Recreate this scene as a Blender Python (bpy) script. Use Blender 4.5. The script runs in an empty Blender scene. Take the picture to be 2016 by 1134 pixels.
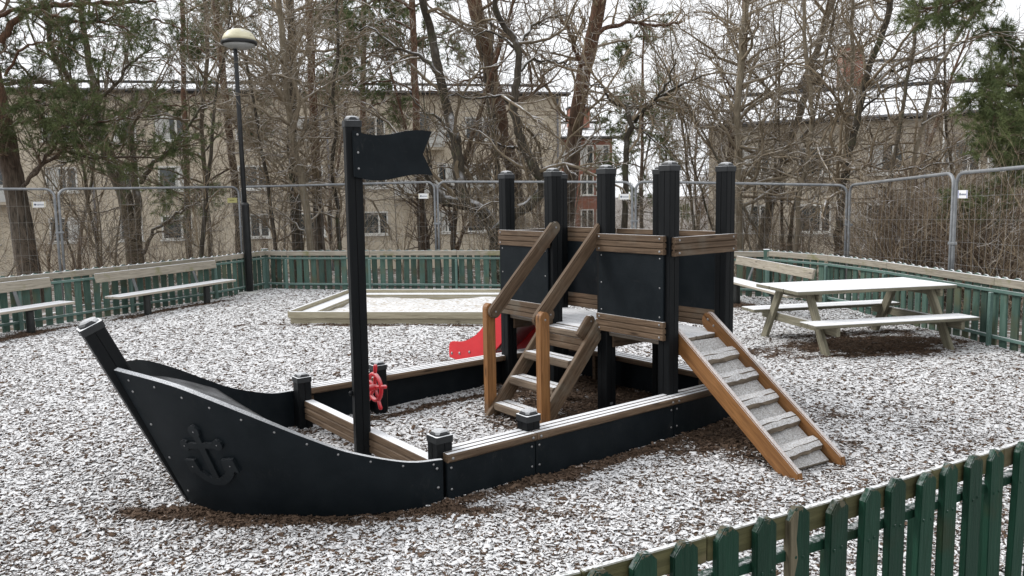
import bpy, bmesh, math, random
import numpy as np
from mathutils import Matrix, Vector

# ------------------------------------------------------------------ scene, camera, light
scene = bpy.context.scene
COL = scene.collection
rad = math.radians
F_PX, PITCH, ROLL, EYE = 1560.0, rad(6.55), rad(0.95), 1.65

_f = np.array([0, math.cos(PITCH), -math.sin(PITCH)])
_u0 = np.array([0, math.sin(PITCH), math.cos(PITCH)])
_r0 = np.array([1.0, 0, 0])
_r = math.cos(ROLL) * _r0 - math.sin(ROLL) * _u0
_u = math.cos(ROLL) * _u0 + math.sin(ROLL) * _r0
cam_data = bpy.data.cameras.new('camera')
cam = bpy.data.objects.new('camera', cam_data)
COL.objects.link(cam)
M = Matrix(((_r[0], _u[0], -_f[0], 0), (_r[1], _u[1], -_f[1], 0), (_r[2], _u[2], -_f[2], EYE), (0, 0, 0, 1)))
cam.matrix_world = M
cam_data.sensor_width = 36.0
cam_data.lens = F_PX / 2016.0 * 36.0
cam_data.clip_start = 0.05
cam_data.clip_end = 2000
scene.camera = cam

SUN_EL, SUN_AZ = rad(40), rad(-76)
world = bpy.data.worlds.new('World')
scene.world = world
world.use_nodes = True
wn, wl = world.node_tree.nodes, world.node_tree.links
wn.clear()
sky = wn.new('ShaderNodeTexSky')
sky.sky_type = 'NISHITA'
sky.sun_disc = False
sky.sun_elevation = SUN_EL
sky.sun_rotation = SUN_AZ
sky.dust_density = 6.0
sky.air_density = 1.0
sky.ozone_density = 1.0
bw = wn.new('ShaderNodeRGBToBW')
wl.new(sky.outputs[0], bw.inputs[0])
cloud = wn.new('ShaderNodeMixRGB')          # an even cloud cover over the clear sky
cloud.inputs[0].default_value = 0.86
cloud.inputs[2].default_value = (8.9, 9.1, 9.4, 1)
wl.new(bw.outputs[0], cloud.inputs[1])
bg = wn.new('ShaderNodeBackground')
bg.inputs[1].default_value = 0.12
wl.new(cloud.outputs[0], bg.inputs[0])
wo = wn.new('ShaderNodeOutputWorld')
wl.new(bg.outputs[0], wo.inputs[0])

sun_data = bpy.data.lights.new('sun', 'SUN')
sun_data.energy = 1.5
sun_data.angle = rad(20)
sun_data.color = (1.0, 0.97, 0.93)
sun = bpy.data.objects.new('sun', sun_data)
COL.objects.link(sun)
sd = Vector((math.sin(SUN_AZ) * math.cos(SUN_EL), math.cos(SUN_AZ) * math.cos(SUN_EL), math.sin(SUN_EL)))
sun.rotation_euler = sd.to_track_quat('Z', 'Y').to_euler()
sun.location = (0, 0, 30)

scene.view_settings.view_transform = 'Standard'
scene.view_settings.look = 'None'
scene.view_settings.gamma = 1.0
scene.view_settings.use_curve_mapping = False
scene.view_settings.exposure = 0.30
scene.cycles.max_bounces = 6
scene.cycles.diffuse_bounces = 3
scene.cycles.glossy_bounces = 2
scene.cycles.transparent_max_bounces = 6

rng = np.random.default_rng(7)
random.seed(7)


def at(x, y, Y):
    """a point seen at photo pixel x, y, standing Y metres away"""
    d = (x - 1008) / F_PX * _r - (y - 567) / F_PX * _u + _f
    return np.array([0, 0, EYE]) + Y / d[1] * d


# ------------------------------------------------------------------ materials
def _new(name):
    m = bpy.data.materials.new(name)
    m.use_nodes = True
    nt = m.node_tree
    nt.nodes.clear()
    out = nt.nodes.new('ShaderNodeOutputMaterial')
    b = nt.nodes.new('ShaderNodeBsdfPrincipled')
    nt.links.new(b.outputs[0], out.inputs[0])
    return m, nt, b


def _math(nt, op, a, b=None, clamp=False):
    n = nt.nodes.new('ShaderNodeMath')
    n.operation = op
    n.use_clamp = clamp
    for i, v in enumerate((a, b)):
        if v is None:
            continue
        if isinstance(v, (int, float)):
            n.inputs[i].default_value = v
        else:
            nt.links.new(v, n.inputs[i])
    return n.outputs[0]


def _mapr(nt, v, a, b, c=0.0, d=1.0):
    n = nt.nodes.new('ShaderNodeMapRange')
    n.interpolation_type = 'SMOOTHSTEP'
    nt.links.new(v, n.inputs[0])
    n.inputs[1].default_value = a
    n.inputs[2].default_value = b
    n.inputs[3].default_value = c
    n.inputs[4].default_value = d
    return n.outputs[0]


def _noise(nt, vec, scale, detail=4.0, rough=0.55, dist=0.0):
    n = nt.nodes.new('ShaderNodeTexNoise')
    nt.links.new(vec, n.inputs['Vector'])
    n.inputs['Scale'].default_value = scale
    n.inputs['Detail'].default_value = detail
    n.inputs['Roughness'].default_value = rough
    n.inputs['Distortion'].default_value = dist
    return n.outputs[0]


def _mapping(nt, vec, scale):
    n = nt.nodes.new('ShaderNodeMapping')
    nt.links.new(vec, n.inputs[0])
    n.inputs['Scale'].default_value = scale
    return n.outputs[0]


def _mix(nt, fac, a, b, mode='MIX'):
    n = nt.nodes.new('ShaderNodeMixRGB')
    n.blend_type = mode
    for i, v in enumerate((fac, a, b)):
        if isinstance(v, (int, float)):
            n.inputs[i].default_value = v
        elif isinstance(v, tuple):
            n.inputs[i].default_value = (*v, 1) if len(v) == 3 else v
        else:
            nt.links.new(v, n.inputs[i])
    return n.outputs[0]


SNOW = (0.80, 0.81, 0.83)


def _snow(nt, colour, amount, lo=0.45, hi=0.8, scale=60.0, patch=0.0, soft=0.28):
    """fresh snow lying on whatever faces up; amount 0..1 is how much of it is covered"""
    g = nt.nodes.new('ShaderNodeNewGeometry')
    s = nt.nodes.new('ShaderNodeSeparateXYZ')
    nt.links.new(g.outputs['Normal'], s.inputs[0])
    up = _mapr(nt, s.outputs[2], lo, hi)
    n = _noise(nt, g.outputs['Position'], scale, 3.0, 0.7)
    if patch:
        n2 = _noise(nt, g.outputs['Position'], 5.0, 3.0)
        n = _math(nt, 'ADD', _math(nt, 'MULTIPLY', n, 1 - patch), _math(nt, 'MULTIPLY', n2, patch))
    t = 1.0 - amount
    c = 0.5 + (t - 0.5) * 0.62
    cov = _mapr(nt, n, c - soft * 0.5, c + soft * 0.5)
    fac = _math(nt, 'MULTIPLY', up, cov)
    return _mix(nt, fac, colour, SNOW), fac


def material(name, c1, c2, grain=(1, 1, 1), scale=8.0, rough=0.7, snow=0.0, rand=0.0, bump=0.0, bscale=None,
             spec=0.4, metallic=0.0, snow_scale=60.0, lo=0.45, hi=0.8, tint=None, tint_amount=0.0, patch=0.0, soft=0.28, dist=0.0, knots=False):
    m, nt, b = _new(name)
    tc = nt.nodes.new('ShaderNodeTexCoord')
    oi = nt.nodes.new('ShaderNodeObjectInfo')
    off = nt.nodes.new('ShaderNodeVectorMath')
    off.operation = 'ADD'
    nt.links.new(tc.outputs['Object'], off.inputs[0])
    sc = nt.nodes.new('ShaderNodeVectorMath')
    sc.operation = 'SCALE'
    cx = nt.nodes.new('ShaderNodeCombineXYZ')
    for i in range(3):
        nt.links.new(oi.outputs['Random'], cx.inputs[i])
    nt.links.new(cx.outputs[0], sc.inputs[0])
    sc.inputs['Scale'].default_value = 37.0
    nt.links.new(sc.outputs[0], off.inputs[1])
    vec = _mapping(nt, off.outputs[0], grain)
    n = _noise(nt, vec, scale, 6.0, 0.6, dist)
    fac = _mapr(nt, n, 0.3, 0.7)
    col = _mix(nt, fac, c1, c2)
    if knots:
        vo = nt.nodes.new('ShaderNodeTexVoronoi')
        nt.links.new(_mapping(nt, off.outputs[0], (1.6, 7, 7)), vo.inputs['Vector'])
        vo.inputs['Scale'].default_value = 1.6
        kd = vo.outputs['Distance']
        col = _mix(nt, _mapr(nt, kd, .05, .15, .75, 0.0), col, (c1[0] * .35, c1[1] * .32, c1[2] * .3))
        crack = _noise(nt, _mapping(nt, off.outputs[0], (1.2, 40, 40)), 2.0, 3, .5)
        col = _mix(nt, _mapr(nt, crack, .66, .70, 0, .6), col, (c1[0] * .3, c1[1] * .3, c1[2] * .3))
    if tint is not None:
        nn = _noise(nt, off.outputs[0], 3.1, 4.0, 0.6)
        col = _mix(nt, _mapr(nt, nn, 0.62 - tint_amount * 0.3, 0.72), col, tint)
    if rand:
        v = _mapr(nt, oi.outputs['Random'], 0.0, 1.0, 1 - rand, 1 + rand)
        h = nt.nodes.new('ShaderNodeHueSaturation')
        nt.links.new(v, h.inputs['Value'])
        nt.links.new(col, h.inputs['Color'])
        col = h.outputs[0]
    sfac = None
    if snow:
        col, sfac = _snow(nt, col, snow, lo, hi, snow_scale, patch, soft)
    nt.links.new(col, b.inputs['Base Color'])
    b.inputs['Roughness'].default_value = rough
    b.inputs['Specular IOR Level'].default_value = spec
    b.inputs['Metallic'].default_value = metallic
    if sfac is not None:
        r = _mapr(nt, sfac, 0, 1, rough, 0.9)
        nt.links.new(r, b.inputs['Roughness'])
        if metallic:
            nt.links.new(_mapr(nt, sfac, 0, 1, metallic, 0.0), b.inputs['Metallic'])
    if bump:
        bp = nt.nodes.new('ShaderNodeBump')
        bp.inputs['Strength'].default_value = bump
        bp.inputs['Distance'].default_value = 0.01
        nb = _noise(nt, vec, bscale or scale * 1.5, 5.0, 0.65)
        nt.links.new(nb, bp.inputs['Height'])
        nt.links.new(bp.outputs[0], b.inputs['Normal'])
    return m


GR = (0.6, 9, 9)     # wood grain runs along a board's own x axis
MAT = {}
MAT['hull'] = material('hull_plastic', (0.0070, 0.0100, 0.0124), (0.0112, 0.0148, 0.0178), scale=6, rough=0.55, spec=0.09, bump=0.12, bscale=160,
                       snow=0.62, lo=0.75, hi=0.95, snow_scale=240, soft=0.5)
def scuffed(m, dust=(0.045, 0.045, 0.043), amount=.75):
    """dried splashes, scratches and chalky marks on a dark sheet"""
    nt = m.node_tree
    b = [n for n in nt.nodes if n.type == 'BSDF_PRINCIPLED'][0]
    src = b.inputs['Base Color'].links[0].from_socket
    g_ = nt.nodes.new('ShaderNodeNewGeometry')
    pos = g_.outputs['Position']
    big = _mapr(nt, _noise(nt, pos, 2.3, 5, .65), .45, .75)
    fine = _mapr(nt, _noise(nt, _mapping(nt, pos, (1, 1, .45)), 26, 6, .7, 1.2), .52, .72)
    scr = _mapr(nt, _noise(nt, _mapping(nt, pos, (3, 3, 60)), 3.0, 2, .5, .6), .70, .74)
    f = _math(nt, 'MULTIPLY', _math(nt, 'ADD', _math(nt, 'MULTIPLY', big, fine), _math(nt, 'MULTIPLY', scr, .35)), amount, True)
    nt.links.new(_mix(nt, f, src, dust), b.inputs['Base Color'])
    nt.links.new(_mapr(nt, f, 0, .5, .46, .8), b.inputs['Roughness'])


scuffed(MAT['hull'])
MAT['post'] = material('dark_post', (0.005, 0.006, 0.007), (0.0085, 0.0095, 0.0105), grain=(3, 3, .4), scale=5, rough=0.45, spec=0.14, bump=0.05, bscale=60)
MAT['emblem'] = material('emblem_plastic', (0.0070, 0.0100, 0.0124), (0.0112, 0.0148, 0.0178), scale=6, rough=0.5, spec=0.2, snow=.3, lo=.6, hi=1.4, snow_scale=260)
MAT['cap'] = material('post_cap', (0.018, 0.0195, 0.021), (0.028, 0.030, 0.032), scale=9, rough=0.5, spec=0.3, snow=0.64, lo=0.35, hi=1.0, snow_scale=260, soft=0.9)
MAT['snow'] = material('lying_snow', (0.74, 0.75, 0.77), (0.84, 0.85, 0.87), scale=60, rough=0.9, spec=.2)
MAT['decksheet'] = material('bow_deck_sheet', (0.013, 0.014, 0.016), (0.02, 0.022, 0.024), scale=6, rough=0.6, spec=0.3, snow=0.24, lo=0.5, hi=0.95, snow_scale=330, patch=.3, soft=0.5)
MAT['rail'] = material('brown_wood', (0.080, 0.051, 0.031), (0.155, 0.105, 0.068), GR, 7, 0.62, knots=True, tint=(.15, .125, .095), tint_amount=.4, snow=0.72, rand=0.12, bump=0.25, spec=0.2, lo=0.84, hi=0.98, soft=.5, dist=.6)
MAT['gunwale'] = material('gunwale_wood', (0.085, 0.055, 0.034), (0.160, 0.110, 0.072), GR, 7, 0.62, knots=True, patch=.35, snow=0.82, rand=0.1, bump=0.25, spec=0.2, lo=0.8, hi=0.97, snow_scale=110, soft=.5, dist=.6)
MAT['dirty_step'] = material('worn_step_wood', (0.10, 0.072, 0.048), (0.19, 0.142, 0.10), GR, 7, 0.75, snow=0.78, rand=0.12, bump=0.4, lo=0.75, hi=0.95, soft=.5, dist=.6)
MAT['orange'] = material('oiled_wood', (0.165, 0.073, 0.025), (0.29, 0.14, 0.051), GR, 5, 0.5, knots=True, tint=(.13, .075, .04), tint_amount=.3, snow=0.0, rand=0.08, bump=0.15, spec=0.35, dist=1.2)
MAT['orange_dust'] = material('oiled_wood_dusted', (0.165, 0.073, 0.025), (0.29, 0.14, 0.051), GR, 5, 0.5, knots=True, tint=(.13, .075, .04), tint_amount=.3, snow=0.56, rand=0.08, bump=0.15, spec=0.3, lo=0.45, hi=0.75, soft=.9, snow_scale=130, dist=1.2)
MAT['rampboard'] = material('ramp_board', (0.11, 0.090, 0.067), (0.20, 0.172, 0.135), GR, 6, 0.85, snow=0.42, bump=0.4, lo=0.2, hi=0.75, snow_scale=100, soft=.8)
MAT['cleat'] = material('ramp_cleat', (0.13, 0.10, 0.072), (0.26, 0.21, 0.155), GR, 6, 0.85, snow=0.56, rand=0.12, bump=0.8, lo=0.25, hi=0.7, snow_scale=90, soft=.8)
MAT['deck'] = material('deck_board', (0.13, 0.105, 0.08), (0.22, 0.185, 0.15), GR, 6, 0.8, snow=0.90, rand=.1, bump=0.2, lo=0.5, hi=0.8, snow_scale=90, soft=.6)
MAT['red'] = material('red_plastic', (0.56, 0.018, 0.026), (0.64, 0.026, 0.034), scale=3, rough=0.38, spec=0.45, snow=0.45, lo=.6, hi=1.0, snow_scale=160, soft=.7)
MAT['red_wheel'] = material('red_wheel_plastic', (0.56, 0.016, 0.026), (0.64, 0.03, 0.04), scale=9, rough=0.45, snow=0.36, lo=.1, hi=1.1, snow_scale=130, soft=.9)
MAT['steel'] = material('slide_steel', (0.42, 0.43, 0.44), (0.52, 0.53, 0.54), scale=5, rough=0.35, metallic=0.9, snow=0.5, lo=.3, hi=.8)
MAT['bolt'] = material('bolt_steel', (0.26, 0.26, 0.265), (0.36, 0.36, 0.36), scale=30, rough=0.35, metallic=0.8)
MAT['weathered'] = material('weathered_board', (0.22, 0.195, 0.155), (0.35, 0.315, 0.255), GR, knots=True, scale=6, rough=0.85, snow=0.82, rand=0.14, bump=0.35, lo=0.5, hi=0.85, tint=(0.2, 0.19, 0.10), tint_amount=.2, dist=.8)
MAT['seat'] = material('bench_seat_wood', (0.30, 0.26, 0.21), (0.42, 0.38, 0.31), GR, knots=True, scale=6, rough=0.85, patch=.5, snow=0.90, rand=0.1, bump=0.3, lo=0.5, hi=0.85, soft=.5)
MAT['treated'] = material('pressure_treated_wood', (0.125, 0.115, 0.080), (0.225, 0.208, 0.150), GR, knots=True, scale=6, rough=0.8, patch=.5, snow=0.90, rand=0.14, bump=0.3, lo=0.5, hi=0.85, soft=.5, dist=.8)
MAT['sandwood'] = material('sandbox_wood', (0.27, 0.238, 0.165), (0.40, 0.362, 0.265), GR, knots=True, scale=6, rough=0.8, snow=0.85, rand=0.1, bump=0.25, lo=0.5, hi=0.85, soft=.4, dist=.9)
MAT['picket'] = material('green_picket_paint', (0.046, 0.088, 0.070), (0.076, 0.124, 0.102), (5, 5, .7), 6, 0.7, spec=.2, snow=0.93, rand=0.34, bump=0.3, lo=0.35, hi=0.75, tint=(0.085, 0.096, 0.060), tint_amount=.5, soft=.5)
MAT['picket_near'] = material('green_picket_paint_near', (0.0068, 0.031, 0.0185), (0.011, 0.043, 0.0265), (9, 9, .8), 6, 0.5, spec=.16, snow=0.35, rand=0.16, bump=0.45, lo=0.5, hi=0.9, tint=(0.017, 0.030, 0.015), tint_amount=.2, soft=.4)  # same fence paint in a darker green, for the near fence
MAT['greenrail'] = material('green_rail_paint', (0.090, 0.158, 0.136), (0.118, 0.190, 0.166), GR, 6, 0.55, snow=0.5, rand=0.1, bump=0.2, lo=0.6, hi=0.95, soft=.5)
MAT['olive_board'] = material('olive_fence_board', (0.052, 0.050, 0.018), (0.098, 0.092, 0.038), GR, 6, 0.75, snow=0.66, rand=0.2, bump=0.3, lo=0.6, hi=0.9, tint=(0.13, 0.10, 0.06), tint_amount=.25, soft=.5)
MAT['bare_wood'] = material('split_bare_wood', (0.06, 0.052, 0.030), (0.15, 0.128, 0.082), (9, 9, .6), 8, 0.85, bump=0.6)
MAT['galv'] = material('galvanised_tube', (0.20, 0.21, 0.22), (0.29, 0.30, 0.31), scale=12, rough=0.5, metallic=0.4, rand=.06)
MAT['wire'] = material('galvanised_wire', (0.26, 0.255, 0.245), (0.34, 0.335, 0.32), scale=12, rough=0.5, metallic=0.4)
MAT['lamp_pole'] = material('lamp_pole_paint', (0.010, 0.011, 0.012), (0.016, 0.017, 0.018), scale=6, rough=0.4)
MAT['lamp_dome'] = material('lamp_dome', (0.62, 0.58, 0.40), (0.72, 0.68, 0.50), scale=5, rough=0.45, snow=0.5, lo=.5, hi=1., snow_scale=12)
MAT['lamp_glass'] = material('lamp_diffuser', (0.32, 0.33, 0.32), (0.4, 0.4, 0.39), scale=5, rough=0.2)
MAT['bench_leg'] = material('bench_leg_steel', (0.012, 0.014, 0.014), (0.024, 0.026, 0.025), scale=8, rough=0.45)
MAT['back_arm'] = material('bench_arm_steel', (0.10, 0.105, 0.105), (0.15, 0.155, 0.155), scale=8, rough=0.5)
MAT['sign_white'] = material('sign_white', (0.72, 0.73, 0.75), (0.8, 0.8, 0.8), scale=4, rough=0.5)
MAT['sign_yellow'] = material('sign_yellow', (0.45, 0.42, 0.17), (0.5, 0.47, 0.2), scale=4, rough=0.5)
MAT['sign_ink'] = material('sign_ink', (0.16, 0.18, 0.24), (0.22, 0.24, 0.3), scale=4, rough=0.6)
MAT['sign_ink_olive'] = material('sign_ink_olive', (0.16, 0.15, 0.05), (0.2, 0.18, 0.07), scale=4, rough=0.6)
MAT['sign_blue'] = material('sign_blue_strip', (0.10, 0.13, 0.34), (0.13, 0.16, 0.40), scale=4, rough=0.6)
MAT['sign_gold'] = material('sign_gold_strip', (0.50, 0.42, 0.19), (0.55, 0.47, 0.24), scale=4, rough=0.6)
BG = (7, 7, 1.2)
MAT['bark'] = material('grey_brown_bark', (0.065, 0.052, 0.037), (0.155, 0.127, 0.092), BG, 5, 0.9, snow=0.55, lo=.35, hi=.8, snow_scale=7, bump=.8, bscale=9, tint=(0.085, 0.09, 0.05), tint_amount=.25, soft=.3)
MAT['bark_dark'] = material('dark_bark', (0.032, 0.026, 0.019), (0.082, 0.068, 0.050), BG, 5, 0.9, snow=0.55, lo=.35, hi=.8, snow_scale=7, bump=.9, bscale=8, tint=(0.07, 0.075, 0.038), tint_amount=.3, soft=.3)
MAT['bark_light'] = material('pale_bark', (0.155, 0.128, 0.09), (0.26, 0.22, 0.16), BG, 5, 0.9, snow=0.5, lo=.35, hi=.8, snow_scale=8, bump=.5, bscale=9, soft=.3)
MAT['bark_pine'] = material('red_pine_bark', (0.055, 0.034, 0.023), (0.17, 0.088, 0.052), BG, 6, 0.9, snow=0.4, lo=.4, hi=.85, snow_scale=8, bump=1.0, bscale=9, soft=.3)
def pine_bark():
    m = MAT['bark_pine']
    nt = m.node_tree
    b = [n for n in nt.nodes if n.type == 'BSDF_PRINCIPLED'][0]
    src = b.inputs['Base Color'].links[0].from_socket
    g_ = nt.nodes.new('ShaderNodeNewGeometry')
    s_ = nt.nodes.new('ShaderNodeSeparateXYZ')
    nt.links.new(g_.outputs['Position'], s_.inputs[0])
    hh = _mapr(nt, s_.outputs[2], 1.5, 4.5)
    nz = _noise(nt, _mapping(nt, g_.outputs['Position'], (9, 9, 1.6)), 2.2, 5, .65)
    low = _mix(nt, _mapr(nt, nz, .35, .65), (0.038, 0.030, 0.022), (0.125, 0.100, 0.076))
    nt.links.new(_mix(nt, hh, low, src), b.inputs['Base Color'])


pine_bark()
MAT['twig'] = material('brown_twig', (0.145, 0.110, 0.070), (0.27, 0.212, 0.142), scale=1.5, rough=0.9, snow=0.42, lo=.35, hi=.8, snow_scale=3, rand=.22, soft=.25)
MAT['twig_pale'] = material('pale_twig', (0.21, 0.168, 0.115), (0.345, 0.285, 0.205), scale=1.5, rough=0.9, snow=0.40, lo=.35, hi=.8, snow_scale=3, rand=.22, soft=.25)
MAT['twig_red'] = material('reddish_twig', (0.10, 0.068, 0.045), (0.205, 0.148, 0.102), scale=1.5, rough=0.9, snow=0.30, lo=.35, hi=.8, snow_scale=4, rand=.22, soft=.25)
MAT['needles'] = material('pine_needles', (0.070, 0.098, 0.040), (0.165, 0.192, 0.080), scale=2.2, rough=0.75, rand=.1, spec=.2)
MAT['plaster'] = material('beige_plaster', (0.50, 0.435, 0.335), (0.57, 0.50, 0.395), scale=1.2, rough=0.9, tint=(0.44, 0.38, 0.29), tint_amount=.2)
MAT['plaster2'] = material('tan_plaster', (0.44, 0.385, 0.30), (0.51, 0.45, 0.36), scale=1.2, rough=0.9)
MAT['slate'] = material('grey_render', (0.10, 0.095, 0.09), (0.15, 0.14, 0.135), scale=1.0, rough=0.9)
MAT['roofdark'] = material('dark_roof_metal', (0.018, 0.018, 0.019), (0.03, 0.03, 0.031), scale=3, rough=0.6)
MAT['roofsnow'] = material('snowy_roof', (0.06, 0.055, 0.05), (0.08, 0.075, 0.07), scale=3, rough=0.8, snow=0.97, lo=.2, hi=.6, snow_scale=2)
MAT['winframe'] = material('white_window_frame', (0.62, 0.61, 0.57), (0.70, 0.69, 0.65), scale=4, rough=0.6)
MAT['glass'] = material('window_glass', (0.020, 0.026, 0.028), (0.05, 0.06, 0.062), scale=.8, rough=0.12, spec=0.6)
MAT['pipe'] = material('grey_downpipe', (0.13, 0.13, 0.14), (0.17, 0.17, 0.18), scale=4, rough=0.6)
MAT['balcony'] = material('pale_balcony_panel', (0.45, 0.45, 0.43), (0.55, 0.55, 0.52), scale=2, rough=0.7)


def chipped_paint(m, z0):
    """paint flaked off round the tops of the pickets, bare grey wood under it"""
    nt = m.node_tree
    b = [n for n in nt.nodes if n.type == 'BSDF_PRINCIPLED'][0]
    src = b.inputs['Base Color'].links[0].from_socket
    tc = nt.nodes.new('ShaderNodeTexCoord')
    oi = nt.nodes.new('ShaderNodeObjectInfo')
    sx = nt.nodes.new('ShaderNodeSeparateXYZ')
    nt.links.new(tc.outputs['Object'], sx.inputs[0])
    g_ = nt.nodes.new('ShaderNodeNewGeometry')
    n = _noise(nt, g_.outputs['Position'], 38, 5, .7)
    hi = _mapr(nt, sx.outputs[2], z0 - .04, z0 + .03, -.35, .10)
    f = _mapr(nt, _math(nt, 'ADD', n, hi), .60, .64)
    n2 = _mapr(nt, _noise(nt, _mapping(nt, g_.outputs['Position'], (1, 1, .3)), 22, 6, .75), .70, .72)
    f = _math(nt, 'MAXIMUM', f, n2)
    nt.links.new(_mix(nt, f, src, (0.10, 0.09, 0.06)), b.inputs['Base Color'])


chipped_paint(MAT['picket_near'], .735)


def brick_material():
    m, nt, b = _new('red_brick')
    tc = nt.nodes.new('ShaderNodeTexCoord')
    br = nt.nodes.new('ShaderNodeTexBrick')
    mp = nt.nodes.new('ShaderNodeMapping')
    mp.inputs['Rotation'].default_value = (rad(90), 0, 0)
    nt.links.new(tc.outputs['Object'], mp.inputs[0])
    nt.links.new(mp.outputs[0], br.inputs['Vector'])
    br.inputs['Color1'].default_value = (0.22, 0.075, 0.045, 1)
    br.inputs['Color2'].default_value = (0.30, 0.11, 0.07, 1)
    br.inputs['Mortar'].default_value = (0.30, 0.26, 0.22, 1)
    br.inputs['Scale'].default_value = 4.0
    br.inputs['Mortar Size'].default_value = 0.012
    nt.links.new(br.outputs[0], b.inputs['Base Color'])
    b.inputs['Roughness'].default_value = 0.9
    return m


MAT['brick'] = brick_material()


def mulch_material(name, chips):
    """bark chips under a dusting of snow; the point attribute 'snow' says how much snow fell there"""
    m, nt, b = _new(name)
    g = nt.nodes.new('ShaderNodeNewGeometry')
    at_ = nt.nodes.new('ShaderNodeAttribute')
    at_.attribute_name = 'snow'
    snow = at_.outputs['Fac']
    pos = g.outputs['Position']
    n1 = _noise(nt, _mapping(nt, pos, (1, 1, .3)), 30, 4, .65, .5)
    dark = _mix(nt, _mapr(nt, n1, .3, .7), (0.042, 0.027, 0.018), (0.130, 0.086, 0.059))
    if chips:
        a2 = nt.nodes.new('ShaderNodeAttribute')
        a2.attribute_name = 'tone'
        dark = _mix(nt, a2.outputs['Fac'], dark, (0.20, 0.135, 0.095))
    s = nt.nodes.new('ShaderNodeSeparateXYZ')
    nt.links.new(g.outputs['Normal'], s.inputs[0])
    if chips:
        fine = _noise(nt, pos, 120, 3, .7)
        cov = _mapr(nt, _math(nt, 'ADD', snow, _math(nt, 'MULTIPLY', _math(nt, 'SUBTRACT', fine, .5), 1.1)), .30, .62)
        up = _mapr(nt, s.outputs[2], .25, .75)
    else:
        va = nt.nodes.new('ShaderNodeVectorRotate')
        va.rotation_type = 'Z_AXIS'
        nt.links.new(pos, va.inputs['Vector'])
        nt.links.new(_math(nt, 'MULTIPLY', _noise(nt, pos, 9, 2, .5), 14.0), va.inputs['Angle'])
        fl = _noise(nt, _mapping(nt, pos, (1, 1.0, 1)), 46, 4, .62, .8)
        fl2 = _noise(nt, pos, 17, 3, .6, .3)
        nz = _math(nt, 'ADD', _math(nt, 'MULTIPLY', fl, .75), _math(nt, 'MULTIPLY', fl2, .25))
        cov = _mapr(nt, _math(nt, 'ADD', nz, _math(nt, 'MULTIPLY', _math(nt, 'SUBTRACT', _math(nt, 'MINIMUM', snow, .86), .62), .46)), .44, .56)
        up = _mapr(nt, s.outputs[2], .3, .8)
    fac = _math(nt, 'MULTIPLY', up, cov)
    tone = _mix(nt, _mapr(nt, _noise(nt, pos, 70, 3, .6), .35, .7), (0.68, 0.68, 0.685), (0.87, 0.87, 0.88))
    col = _mix(nt, fac, dark, tone)
    nt.links.new(col, b.inputs['Base Color'])
    b.inputs['Roughness'].default_value = 0.9
    b.inputs['Specular IOR Level'].default_value = 0.2
    if not chips:
        bp = nt.nodes.new('ShaderNodeBump')
        bp.inputs['Strength'].default_value = 0.9
        bp.inputs['Distance'].default_value = 0.02
        nt.links.new(_noise(nt, pos, 46, 4, .62, .8), bp.inputs['Height'])
        nt.links.new(bp.outputs[0], b.inputs['Normal'])
    return m


MAT['mulch'] = mulch_material('snowy_bark_mulch', False)
MAT['chips'] = mulch_material('bark_chip', True)
MAT['outer'] = material('leaf_litter', (0.060, 0.042, 0.028), (0.13, 0.098, 0.068), scale=9, rough=.95, snow=.36, lo=.3, hi=.7, snow_scale=3.0, patch=.3, soft=.2)


# ------------------------------------------------------------------ mesh helpers
def tag(o, label=None, cat=None, group=None, kind=None):
    if label:
        o['label'] = label
    if cat:
        o['category'] = cat
    if group:
        o['group'] = group
    if kind:
        o['kind'] = kind
    return o


def empty(name, loc=(0, 0, 0), rz=0.0, label=None, cat=None, group=None):
    o = bpy.data.objects.new(name, None)
    COL.objects.link(o)
    o.location = loc
    o.rotation_euler = (0, 0, rz)
    o.empty_display_size = 0.2
    return tag(o, label, cat, group)


def link(name, me, parent=None, loc=None, rot=None, mat=None):
    o = bpy.data.objects.new(name, me)
    COL.objects.link(o)
    if parent is not None:
        o.parent = parent
    if loc is not None:
        o.location = loc
    if rot is not None:
        o.rotation_euler = rot
    if mat is not None and len(me.materials) == 0:
        me.materials.append(mat)
    return o


def pymesh(name, verts, faces, mat=None, smooth=False):
    me = bpy.data.meshes.new(name)
    me.from_pydata([tuple(map(float, v)) for v in verts], [], [tuple(f) for f in faces])
    bm = bmesh.new()
    bm.from_mesh(me)
    bmesh.ops.recalc_face_normals(bm, faces=bm.faces)
    bm.to_mesh(me)
    bm.free()
    if smooth:
        me.polygons.foreach_set('use_smooth', [True] * len(me.polygons))
    if mat is not None:
        me.materials.append(mat)
    return me


def npmesh(name, V, Q=None, T=None, mat=None, smooth=True):
    me = bpy.data.meshes.new(name)
    V = np.asarray(V, dtype=np.float32)
    parts, starts = [], []
    nq = 0 if Q is None else len(Q)
    ntri = 0 if T is None else len(T)
    loops = []
    if nq:
        loops.append(np.asarray(Q, dtype=np.int32).ravel())
    if ntri:
        loops.append(np.asarray(T, dtype=np.int32).ravel())
    loops = np.concatenate(loops)
    st = np.concatenate([np.arange(nq) * 4, nq * 4 + np.arange(ntri) * 3]).astype(np.int32)
    me.vertices.add(len(V))
    me.vertices.foreach_set('co', V.ravel())
    me.loops.add(len(loops))
    me.loops.foreach_set('vertex_index', loops)
    me.polygons.add(nq + ntri)
    me.polygons.foreach_set('loop_start', st)
    if smooth:
        me.polygons.foreach_set('use_smooth', np.ones(nq + ntri, dtype=bool))
    me.update(calc_edges=True)
    if mat is not None:
        me.materials.append(mat)
    return me


_cb = {}


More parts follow.
